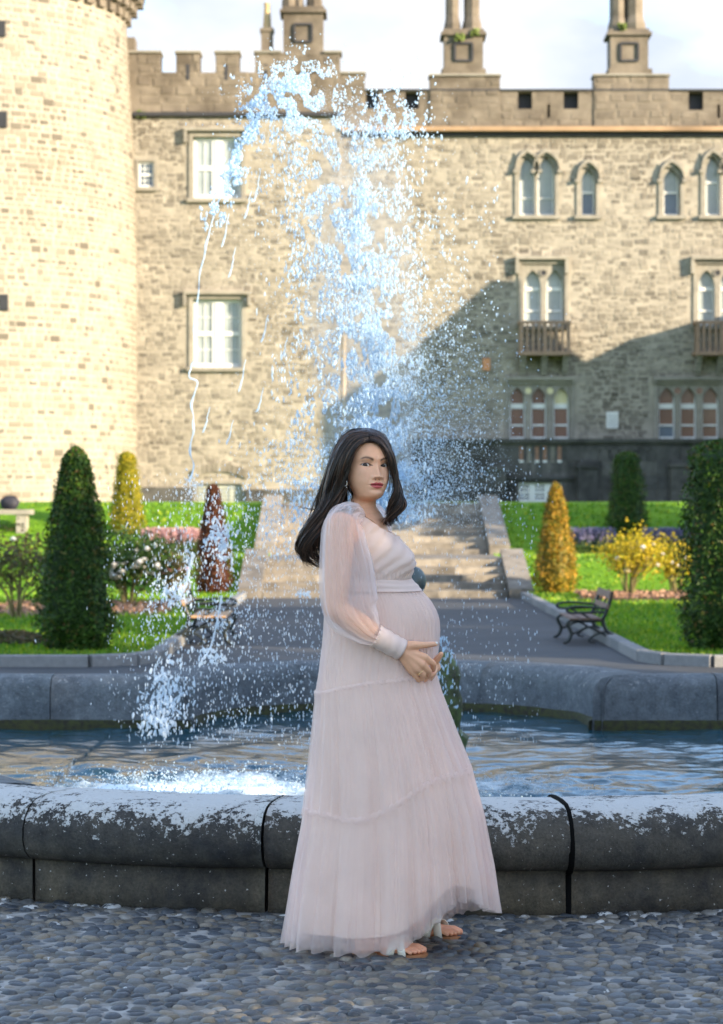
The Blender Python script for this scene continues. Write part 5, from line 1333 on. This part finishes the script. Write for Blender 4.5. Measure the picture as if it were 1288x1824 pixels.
# bodice
def neck_z(th):
    d = math.degrees(th) % 360; d = d-360 if d > 180 else d     # -90 towards the camera
    ad = abs(d+4); return zP(np.interp(ad, [0,25,50,75,95,130,180], [958,953,941,924,912,918,936]))
def bust(th, z):
    s_ = math.exp(-((z-zP(997))/.048)**2); v = 0
    for c_ in (-34, 30):
        d = (math.degrees(th)-c_+180) % 360-180; v += .026*math.exp(-(d/21)**2)
    d0 = (math.degrees(th)+180) % 360-180
    return s_*(v-.020*math.exp(-((d0+2)/13)**2)-.004)
mb = MB(); P = []
for i in range(44):
    s_ = i/43; row = []
    for k in range(300):
        th = 2*math.pi*k/300; z = lerp(neck_z(th), zP(1031), s_); d = (math.degrees(th)+180) % 360-180
        ph = (z*260 + abs(d+2)*.42*(1 if True else 0) + 1.5*noise.noise((d*.03, z*14, 2))); dia = .0030*math.sin(ph*.62)*abs(math.sin(ph*.62))**.3*smooth01((1-s_)*8)
        gather = .002*math.sin(math.radians(d)*64+2*noise.noise((d*.05,0,1)))*smooth01((s_-.75)/.2)
        row.append(gown_pt(th, z, bust(th, z)+dia+gather+.002))
    P.append(row)
mb.grid(P, closed_v=True); bod = mb.build('bodice', M_bodice, gown, True)
mb = MB(); P = []
for i in range(30):
    s_ = i/29; P.append([gown_pt(2*math.pi*k/200, lerp(neck_z(2*math.pi*k/200)-.022, zP(1040), s_), bust(2*math.pi*k/200, lerp(neck_z(2*math.pi*k/200), zP(1031), s_))-.006) for k in range(200)])
mb.grid(P, closed_v=True); mb.build('bodice_lining', M_lining, bod, True)
mb = MB(); P = []
for i in range(12):
    s_ = i/11; P.append([gown_pt(2*math.pi*k/240, lerp(zP(1029), zP(1050), s_)+.004*math.sin(2*math.pi*k/240-.6), .002+.002*math.sin(math.pi*s_)+.0012*math.sin(s_*14+2*noise.noise((k*.03,0,3)))) for k in range(240)])
mb.grid(P, closed_v=True); mb.build('waistband', tulle_mat('gown_band', (.80,.63,.56), 1.0, .1), gown, True)
# sleeves: full and sheer, gathered into a cuff
def sleeve(ctrl, seed, name):
    mb = MB(); C = catmull(ctrl, 46); pts = [pw(c[0], c[1], c[2]) for c in C]; n_ = len(pts); P = []
    t0 = (pts[1]-pts[0]).normalized(); u = t0.cross(Vector((0,1,0))).normalized()
    for i in range(n_):
        t_ = (pts[min(i+1,n_-1)]-pts[max(i-1,0)]).normalized(); u = (u-t_*u.dot(t_)).normalized(); w_ = t_.cross(u); r = C[i][3]/548.7; s_ = i/(n_-1); row = []
        for k in range(170):
            a = 2*math.pi*k/170; ph = a*13+2.6*noise.noise((math.cos(a)*1.4, math.sin(a)*1.4, seed+s_*1.1)); f_ = .010*math.sin(ph)*(.55+.7*abs(noise.noise((math.cos(a)*2,math.sin(a)*2,seed))))*min(1,r/.05)+.0030*math.sin(a*31+4*noise.noise((math.cos(a),math.sin(a),seed+s_*2)))*min(1,max(0,(r-.03)/.04))
            rr = r+f_; row.append(pts[i]+u*(rr*math.cos(a))+w_*(rr*math.sin(a)*.82))
        P.append(row)
    mb.grid(P, closed_v=True); return mb.build(name, M_sleeve, gown, True)
sleeve([(640,926,-.085,14),(626,921,-.118,25),(612,936,-.145,38),(613,970,-.165,46),(618,1010,-.172,54),(621,1050,-.178,57),(628,1088,-.182,55),(648,1115,-.180,38),(662,1128,-.176,26),(670,1133,-.172,19)], 3.0, 'sleeve')
sleeve([(640,915,.10,20),(655,922,.14,30),(662,940,.165,36),(662,970,.185,40),(660,1010,.20,46),(660,1050,.21,48),(672,1090,.20,44),(695,1125,.17,34),(715,1148,.14,24),(722,1156,.125,18)], 8.0, 'sleeve')
def cuff(a, b, r0, r1, name='cuff'):
    mb = MB(); a, b = Vector(a), Vector(b); d_ = (b-a).normalized(); u = d_.orthogonal().normalized(); w_ = d_.cross(u); P = []
    for i in range(16):
        s_ = i/15; r = lerp(r0, r1, s_)
        P.append([a.lerp(b, s_)+(u*math.cos(q)+w_*math.sin(q))*(r+.0012*math.sin(s_*22+2*noise.noise((math.cos(q),math.sin(q),s_*2)))) for q in [2*math.pi*k/48 for k in range(48)]])
    P.append([b+(u*math.cos(q)+w_*math.sin(q))*(r1-.004) for q in [2*math.pi*k/48 for k in range(48)]])
    mb.grid(P, closed_v=True); return mb.build(name, bpy.data.materials['gown_band'], gown, True)
cuff(pw(667,1131,-.172), pw(716,1158,-.150), .037, .034); cuff(pw(720,1155,.125), pw(752,1181,.085), .036, .032)
# ------------------------------------------------------------------ sandals
M_sole = plain('sandal_sole_leather', (.40,.17,.07), .5, .15, 20); M_strap = plain('sandal_strap', (.80,.76,.66), .5, .05, 20); M_under = plain('sandal_rubber', (.10,.06,.045), .7, .1, 20)
def sandal(toe, heel):
    toe, heel = Vector(toe), Vector(heel); d_ = (toe-heel); L = d_.length; d_.normalize(); s = Vector((-d_.y, d_.x, 0)); up = Vector((0,0,1))
    at_ = lambda u, v, z: Vector((heel.x, heel.y, 0)) + d_*(u*L) + s*v + up*z
    prof = [(-.05,.0),(-.03,.024),(.05,.033),(.3,.030),(.55,.038),(.75,.046),(.9,.044),(1.0,.034),(1.045,.014),(1.05,.0)]
    out = [(u, v) for u, v in prof] + [(u, -v*.92) for u, v in reversed(prof[1:-1])]
    m = MB()
    for z0, z1, mi, g_ in ((.004,.011,1,.0),(.0112,.020,0,.001)):
        o_ = len(m.v); k = len(out); m.v += [tuple(at_(u, v, z0)) for u, v in out] + [tuple(at_(u, v*.98, z1)) for u, v in out]; m.mi = mi
        m.f.append(tuple(o_+i for i in reversed(range(k)))); m.f.append(tuple(o_+k+i for i in range(k))); m.m += [mi, mi]
        for i in range(k): m.f.append((o_+i, o_+(i+1) % k, o_+k+(i+1) % k, o_+k+i)); m.m.append(mi)
    sd = m.build('sandal', [M_sole, M_under], person)
    for u0, u1, hgt in ((.58,.74,.070),(.76,.56,.073)):
        m = MB(); P = []
        for i in range(17):
            q = i/16; a = math.pi*q; v = .046*math.cos(a); z = .016+(hgt-.018)*math.sin(a)**.75; u = lerp(u0, u1, q); P.append([at_(u-.055, v, z+.001*(u0 > .6)), at_(u, v*1.02, z+.0025), at_(u+.055, v, z-.002*math.sin(a))])
        m.grid(P); st = m.build('strap', M_strap, sd, True); md = st.modifiers.new('t', 'SOLIDIFY'); md.thickness = .003
    return sd
sandal(T1, H1); sandal(T2, H2)
# ------------------------------------------------------------------ the jet, the falling drops and the splash
rng = np.random.default_rng(12)
JY = 12.55
def ico(sub):
    bm = bmesh.new(); bmesh.ops.create_icosphere(bm, subdivisions=sub, radius=1.0); v = np.array([x.co[:] for x in bm.verts]); f = np.array([[q.index for q in p.verts] for p in bm.faces]); bm.free(); return v, f
ICO1, ICO2 = ico(1), ico(2)
OCT = (np.array([(1,0,0),(-1,0,0),(0,1,0),(0,-1,0),(0,0,1),(0,0,-1)], float), np.array([(0,2,4),(2,1,4),(1,3,4),(3,0,4),(2,0,5),(1,2,5),(3,1,5),(0,3,5)]))
class Drops:
    def __init__(s): s.V = []; s.F = []; s.n = 0
    def add(s, px, py, dy, r, stretch=1.0, flat=1.0, big=False, lump=.25, tilt=.25):
        """arrays of pixel positions and depths, radii in metres; stretched along z"""
        bv, bf = {True: ICO2, False: ICO1, 'tiny': OCT}[big]
        px, py, dy, r = [np.asarray(a, float) for a in (px, py, dy, r)]; n = len(px); y = JY+dy
        c = np.stack([(px-644)*y/F, y, CAM_H-(py-912)*y/F], 1)
        sc = np.stack([r*rng.uniform(.75,1.25,n), r*flat*rng.uniform(.75,1.25,n), r*stretch*rng.uniform(.6,1.4,n)], 1)
        v = bv[None]*(1+lump*rng.normal(0,1,(n,len(bv),1)))*sc[:,None,:]
        a = rng.normal(0,tilt,n); b = rng.uniform(0,6.28,n)
        x_, z_ = v[:,:,0]*np.cos(a)[:,None]-v[:,:,2]*np.sin(a)[:,None], v[:,:,0]*np.sin(a)[:,None]+v[:,:,2]*np.cos(a)[:,None]
        x2, y2 = x_*np.cos(b)[:,None]-v[:,:,1]*np.sin(b)[:,None], x_*np.sin(b)[:,None]+v[:,:,1]*np.cos(b)[:,None]
        v = np.stack([x2, y2, z_], 2)+c[:,None,:]
        keep = c[:,2] > .06; v = v[keep]; n = len(v)
        s.V.append(v.reshape(-1,3)); s.F.append((bf[None]+(np.arange(n)*len(bv))[:,None,None]+s.n).reshape(-1,3)); s.n += n*len(bv)
    def tube(s, pts, r):
        m = MB(); m.tube(pts, r, 6); v = np.array(m.v); f = []
        for q in m.f:
            for k in range(1, len(q)-1): f.append((q[0], q[k], q[k+1]))
        s.V.append(v); s.F.append(np.array(f)+s.n); s.n += len(v)
    def build(s, name, mat, label, cat):
        V = np.concatenate(s.V); Fa = np.concatenate(s.F); me = bpy.data.meshes.new(name)
        me.vertices.add(len(V)); me.vertices.foreach_set('co', V.ravel()); me.loops.add(Fa.size); me.loops.foreach_set('vertex_index', Fa.ravel().astype(np.int32))
        me.polygons.add(len(Fa)); me.polygons.foreach_set('loop_start', np.arange(0, Fa.size, 3, dtype=np.int32)); me.polygons.foreach_set('use_smooth', np.ones(len(Fa), bool)); me.update(calc_edges=True); me.materials.append(mat)
        return tag(link(name, me), label, cat, kind='stuff')
def water_drop_mat(name, c, clear):
    t = NT(name); t.color(c); t.rough(.12); t.set(IOR=1.33, Specular_IOR_Level=.6)
    tl = t.new('ShaderNodeBsdfTranslucent'); tl.inputs['Color'].default_value = (*c, 1); m1 = t.new('ShaderNodeMixShader'); m1.inputs[0].default_value = .5
    t.link(t.b.outputs[0], m1.inputs[1]); t.link(tl.outputs[0], m1.inputs[2])
    tp = t.new('ShaderNodeBsdfTransparent'); m2 = t.new('ShaderNodeMixShader'); m2.inputs[0].default_value = 1-clear
    t.link(tp.outputs[0], m2.inputs[1]); t.link(m1.outputs[0], m2.inputs[2]); t.link(m2.outputs[0], t.out.inputs['Surface']); return t.mat
M_jet = water_drop_mat('jet_water', (.62,.79,.94), .42); M_foam = water_drop_mat('foam_water', (.60,.72,.80), .25); M_drop = water_drop_mat('drop_water', (.78,.87,.95), .45)
N = rng.normal; U = rng.uniform
def patchy(px, py, k, thr, seed):
    """keep only points inside noise patches, so that the water breaks into lace"""
    return np.array([noise.noise((a/k, b/k*.8, seed)) > thr+.0*a for a, b in zip(px, py)])
jet = Drops()
def cloud(px, py, dy, r, stretch, flat=.6, big=False, k=26, thr=-.05, seed=1.0, lump=.3, D=jet, tilt=.3):
    px, py, dy, r = np.asarray(px), np.asarray(py), np.asarray(dy), np.asarray(r)
    m = patchy(px, py, k, thr, seed) if thr is not None else np.ones(len(px), bool)
    D.add(px[m], py[m], dy[m], r[m], stretch, flat, big, lump, tilt)
n = 5200; cloud(525+N(0,42,n), 172+N(0,34,n), N(0,.16,n), U(.0018,.0072,n), 1.2, seed=1, k=22)
n = 1200; cloud(700+N(0,30,n), 215+N(0,34,n), N(0,.14,n), U(.002,.008,n), 1.3, seed=2, k=18)
n = 1100; t_ = U(0,1,n); cloud(np.interp(t_,[0,.4,.7,1],[462,436,408,376])+N(0,10,n), np.interp(t_,[0,.4,.7,1],[165,260,325,400])+N(0,12,n), N(0,.10,n), U(.003,.010,n), 1.6, seed=3, k=16)
n = 17000; py = 210+(U(0,1,n)**.9)*720; cx_ = np.interp(py,[200,300,450,600,750,930],[590,610,640,655,672,690]); sx = np.interp(py,[200,300,450,600,750,930],[75,68,58,50,40,34])
cloud(cx_+N(0,1,n)*sx, py, N(0,.15,n), U(.0015,.0060,n), 2.6, seed=4, k=30, thr=-.12)
n = 1400; py = U(330,900,n); cloud(np.interp(py,[300,600,900],[640,655,690])+N(0,20,n), py, N(0,.06,n), U(.003,.010,n), 2.6, seed=5, k=24, thr=.0, big=True)
n = 1300; cloud(545+N(0,30,n), U(430,930,n), N(0,.2,n), U(.002,.0065,n), 2.8, seed=6, k=40, thr=0)
n = 700; cloud(U(730,890,n), U(330,600,n), N(0,.2,n), U(.0018,.006,n), 1.6, seed=7, k=20, thr=.12)
n = 4200; py = 500+400*np.sqrt(U(0,1,n)); px = 715+np.abs(N(0,1,n))*np.interp(py,[500,640,900],[95,85,75]); cloud(px, py, N(0,.25,n), U(.0012,.0036,n)**1.0, 1.5, thr=None, lump=.12)
n = 420; py = U(500,900,n); cloud(730+np.abs(N(0,75,n)), py, N(0,.25,n), U(.003,.0058,n), 1.3, thr=None, lump=.12)
n = 1500; py = U(780,1000,n); cloud(540+N(0,55,n), py, N(0,.25,n), U(.0014,.0045,n), 2.6, thr=None, lump=.15)
lig = catmull([(430,285,0),(392,352,0),(374,410,0),(360,470,0),(351,540,0),(346,600,0),(352,628,0),(341,655,0),(337,672,0),(352,682,0),(341,722,0),(346,760,0),(338,800,0),(345,830,0),(337,858,0)], 80)
jet.tube([W(p[0]+3*noise.noise((k*.35,0,1)), p[1], JY+.02*noise.noise((k*.1,3,1))) for k, p in enumerate(lig)], [.0045*(1.1+1.2*noise.noise((k*.33,5,2))) for k in range(80)])
for x0, y0, L in ((412,440,55),(457,300,60),(470,560,50),(430,640,58),(462,690,44),(366,725,46),(408,748,44),(400,380,60),(505,600,40),(440,340,50),(385,300,60)):
    c = catmull([(x0+8,y0),(x0+4,y0+L*.3),(x0+2,y0+L*.6),(x0-5,y0+L)], 16); d = U(-.1,.1)
    jet.tube([W(p[0]+1.5*noise.noise((k*.5,x0,1)), p[1], JY+d) for k, p in enumerate(c)], [.0022+.0045*(k/15)**2 if k < 15 else .002 for k in range(16)])
n = 26000; py = 150+(U(0,1,n)**.8)*800; cloud(np.interp(py,[150,300,450,600,750,950],[560,600,630,650,660,670])+N(0,1,n)*np.interp(py,[150,300,500,750,950],[90,80,75,85,95]), py, N(0,.2,n), U(.0009,.0020,n), 2.0, big='tiny', k=60, thr=-.2, lump=0)
n = 9000; py = 520+420*np.sqrt(U(0,1,n)); cloud(705+np.abs(N(0,1,n))*np.interp(py,[500,640,950],[100,90,80]), py, N(0,.25,n), U(.0008,.0018,n), 1.6, big='tiny', thr=None, lump=0)
# streams running over the statue and its rock
n = 500; cloud(760+N(0,24,n), U(1130,1300,n), U(-.45,-.1,n), U(.002,.006,n), 3.0, thr=None, lump=.2)
jet.build('water_jet', M_jet, 'tall blue white fountain jet breaking into lacy water above the statue', 'water jet')
m = MB(); ax = PX(655, JY)
m.lathe([(.001,.9),(.12,.95),(.20,1.4),(.27,1.9),(.31,2.4),(.30,2.8),(.26,3.15),(.16,3.45),(.001,3.55)], (ax, JY, 0), 24)
m.v = [(v[0]+.10*(1.9-v[2])*.35+.03*noise.noise((v[0]*3,v[1]*3,v[2]*3)), v[1], v[2]) for v in m.v]
mt = bpy.data.materials.new('spray_mist'); mt.use_nodes = True; nt = mt.node_tree; nt.nodes.remove(nt.nodes['Principled BSDF'])
pv = nt.nodes.new('ShaderNodeVolumePrincipled'); pv.inputs['Color'].default_value = (.86,.93,1.0,1); pv.inputs['Density'].default_value = .55; pv.inputs['Anisotropy'].default_value = .2
nt.links.new(pv.outputs['Volume'], nt.nodes['Material Output'].inputs['Volume'])
tag(m.build('spray_mist', mt, smooth=True), 'pale veil of fine spray hanging round the fountain jet', 'mist', kind='stuff')
fall = Drops()
n = 2600; px = U(190,960,n); py = U(840,1330,n); cloud(px, py, U(-.9,.9,n), U(.0012,.0028,n), 3.6, thr=None, lump=.08, D=fall, tilt=.06)
n = 1500; px = 385+N(0,75,n); py = U(860,1320,n); cloud(px, py, U(-.5,.5,n), U(.0015,.0042,n), 2.8, thr=None, lump=.15, D=fall, tilt=.1)
n = 900; px = 560+N(0,60,n); py = U(880,1330,n); cloud(px, py, U(-.5,.5,n), U(.0014,.0034,n), 3.0, thr=None, lump=.12, D=fall, tilt=.08)
for x, y, sx_, sy_, nn, r0, r1 in ((340,868,10,14,60,.003,.008),(388,955,14,22,70,.006,.016),(405,975,8,30,40,.004,.012),(312,1058,16,12,60,.005,.016),(333,1010,6,40,60,.003,.010),(390,1110,6,34,30,.004,.010),(290,1070,18,30,50,.003,.010),(376,1172,14,8,36,.005,.014),(272,1100,14,30,40,.003,.009),(300,1225,22,28,110,.005,.017),(285,1285,16,18,80,.006,.018),(262,1260,10,24,40,.003,.010),(440,1100,14,30,40,.003,.008),(545,1058,6,4,12,.006,.014)):
    cloud(x+N(0,sx_,nn*2), y+N(0,sy_,nn*2), N(0,.06,nn*2), U(r0,r1,nn*2)*.52, 1.9, thr=None, big=True, lump=.16, D=fall, tilt=.5)
c = catmull([(345,985),(336,1020),(330,1045),(318,1070)], 20); fall.tube([W(p[0], p[1], JY) for p in c], [.012*(.6+.8*abs(noise.noise((k*.4,1,4)))) for k in range(20)])
c = catmull([(395,1060),(390,1090),(384,1120),(376,1150),(362,1175)], 20); fall.tube([W(p[0], p[1], JY) for p in c], [.007*(.6+.8*abs(noise.noise((k*.4,1,9)))) for k in range(20)])
fall.build('falling_drops', M_drop, 'white drops and broken streams of fountain water falling into the basin', 'water drops')
spl = Drops()
n = 2200; X = -.80+N(0,.36,n); Yd = 11.7+N(0,.36,n)-JY; zz = WL+np.abs(N(0,.035,n))+.02; px = 644+X*F/(JY+Yd); py = 912+(CAM_H-zz)*F/(JY+Yd)
cloud(px, py, Yd, U(.0015,.006,n), 1.0, thr=None, lump=.25, D=spl, tilt=1)
n = 900; X = .45+N(0,.30,n); Yd = 11.9+N(0,.30,n)-JY; zz = WL+np.abs(N(0,.015,n))+.01; px = 644+X*F/(JY+Yd); py = 912+(CAM_H-zz)*F/(JY+Yd)
cloud(px, py, Yd, U(.002,.005,n), 1.0, thr=None, lump=.25, D=spl, tilt=1)
spl.build('splash', M_foam, 'churning white splash where the jet lands on the pool water', 'splash')

# ------------------------------------------------------------------ benches on either side of the path
M_iron = plain('cast_iron', (.015,.020,.018), .45, .2, 20, spec=.5)
def slat_mat(name, c): return plain(name, c, .65, .25, 14, bump=.3)
def bench(label, loc, rz, wood, sc):
    o = thing('garden_bench', label, 'bench', loc, 'garden benches along the path', rz); o.scale = sc     # sits facing local +X, length along Y
    L = 1.55
    for y in (0, L):
        m = MB(); r = .026
        m.tube([(p[0], y, p[1]) for p in catmull([(-.10,.92),(-.07,.75),(-.02,.55),(.02,.42),(-.02,.25),(-.12,.10),(-.20,.02)], 18)], r, 7)      # back upright and rear leg
        m.tube([(p[0], y, p[1]) for p in catmull([(.02,.42),(.20,.40),(.40,.42),(.47,.36),(.42,.20),(.46,.06),(.52,.02)], 18)], r, 7)              # seat rail and front leg
        m.tube([(p[0], y, p[1]) for p in catmull([(-.05,.62),(.12,.64),(.34,.66),(.47,.62),(.44,.55),(.30,.55),(.10,.56),(-.02,.56)], 24)], r*.8, 7)  # arm loop
        m.tube([(p[0], y, p[1]) for p in catmull([(.30,.55),(.22,.48),(.16,.41)], 8)], r*.7, 6)
        m.tube([(p[0], y, p[1]) for p in catmull([(-.12,.10),(.05,.20),(.2,.30),(.36,.20),(.42,.20)], 12)], r*.8, 6)
        m.tube([(p[0], y, p[1]) for p in catmull([(-.18,.03),(-.06,.22),(.12,.16),(.20,.06),(.12,.03)], 12)], r*.7, 6)
        link('end_frame', m.mesh('end_frame', M_iron, True), o, loc=(0,0,0))
    for y in (L*.34, L*.67):
        m = MB(); m.tube([(p[0], y, p[1]) for p in catmull([(-.09,.88),(-.05,.70),(.0,.52),(.03,.42)], 8)], .011, 6); link('back_bar', m.mesh('back_bar', M_iron, True), o, loc=(0,0,0))
    m = MB(); m.tube([(.0,-.02,.20),(.0,L+.02,.20)], .012, 6); link('stretcher', m.mesh('stretcher', M_iron, True), o, loc=(0,0,0))
    def slat(cx_, cz_, w, ang):
        m = MB(); c_, s_ = math.cos(ang)*w/2, math.sin(ang)*w/2; t_ = .014; nx, nz = -math.sin(ang)*t_, math.cos(ang)*t_; i = 0
        for y in (-.05, L+.05): m.v += [(cx_-c_-nx, y, cz_-s_-nz), (cx_+c_-nx, y, cz_+s_-nz), (cx_+c_+nx, y, cz_+s_+nz), (cx_-c_+nx, y, cz_-s_+nz)]
        for f in ((0,1,2,3),(7,6,5,4),(0,4,5,1),(1,5,6,2),(2,6,7,3),(3,7,4,0)): m.f.append(f); m.m.append(0)
        link('slat', m.mesh('slat', wood), o, loc=(0,0,0))
    for cx_ in (.10,.24,.38): slat(cx_, .445, .115, 0)
    slat(-.075, .86, .12, 1.75); slat(-.045, .66, .09, 1.80)
    return o
bench('black iron garden bench with pale wooden slats beside the rust brown yew', (-1.86, 25.8, .002), 0.0, slat_mat('slat_pale', (.45,.28,.15)), (.95,.85,.70))
bench('dark iron garden bench with weathered brown slats beside the mulch bed', (2.62, 27.4, .002), math.pi, slat_mat('slat_brown', (.16,.10,.075)), (.85,.85,.62))
# stone bench with a dark bundle at the foot of the tower
by = 48.7; m = MB(); x0, x1 = PX(-30, by), PX(58, by); z = lawn_z(by); m.box(x0, x1, by-.25, by+.25, z+.33, z+.43); sb = m.build('stone_bench', M_dress); tag(sb, 'low pale stone slab bench on the grass below the round tower', 'bench')
for xx in (x0+.2, x1-.2):
    m = MB(); m.box(xx-.1, xx+.1, by-.2, by+.2, z-.05, z+.329); m.build('leg', M_dress, sb)
m = MB(); ball(m, (0,0,0), .16, 12, (1.25,.8,.95)); m.v = [tuple(Vector(v)*(1+.18*noise.noise(Vector(v)*9))+Vector((PX(18,by), by, z+.56))) for v in m.v]
bg = m.build('bag', plain('bag_dark', (.015,.015,.025), .7, .2, 10), smooth=True); tag(bg, 'dark rounded bag lying on the low stone slab bench', 'bag')
m = MB(); m.tube([(PX(18,by)+.17*math.cos(a), by-.05, z+.62+.12*math.sin(a)) for a in np.linspace(.3,2.8,12)], .012, 6); m.build('strap', M_timber, bg, True)
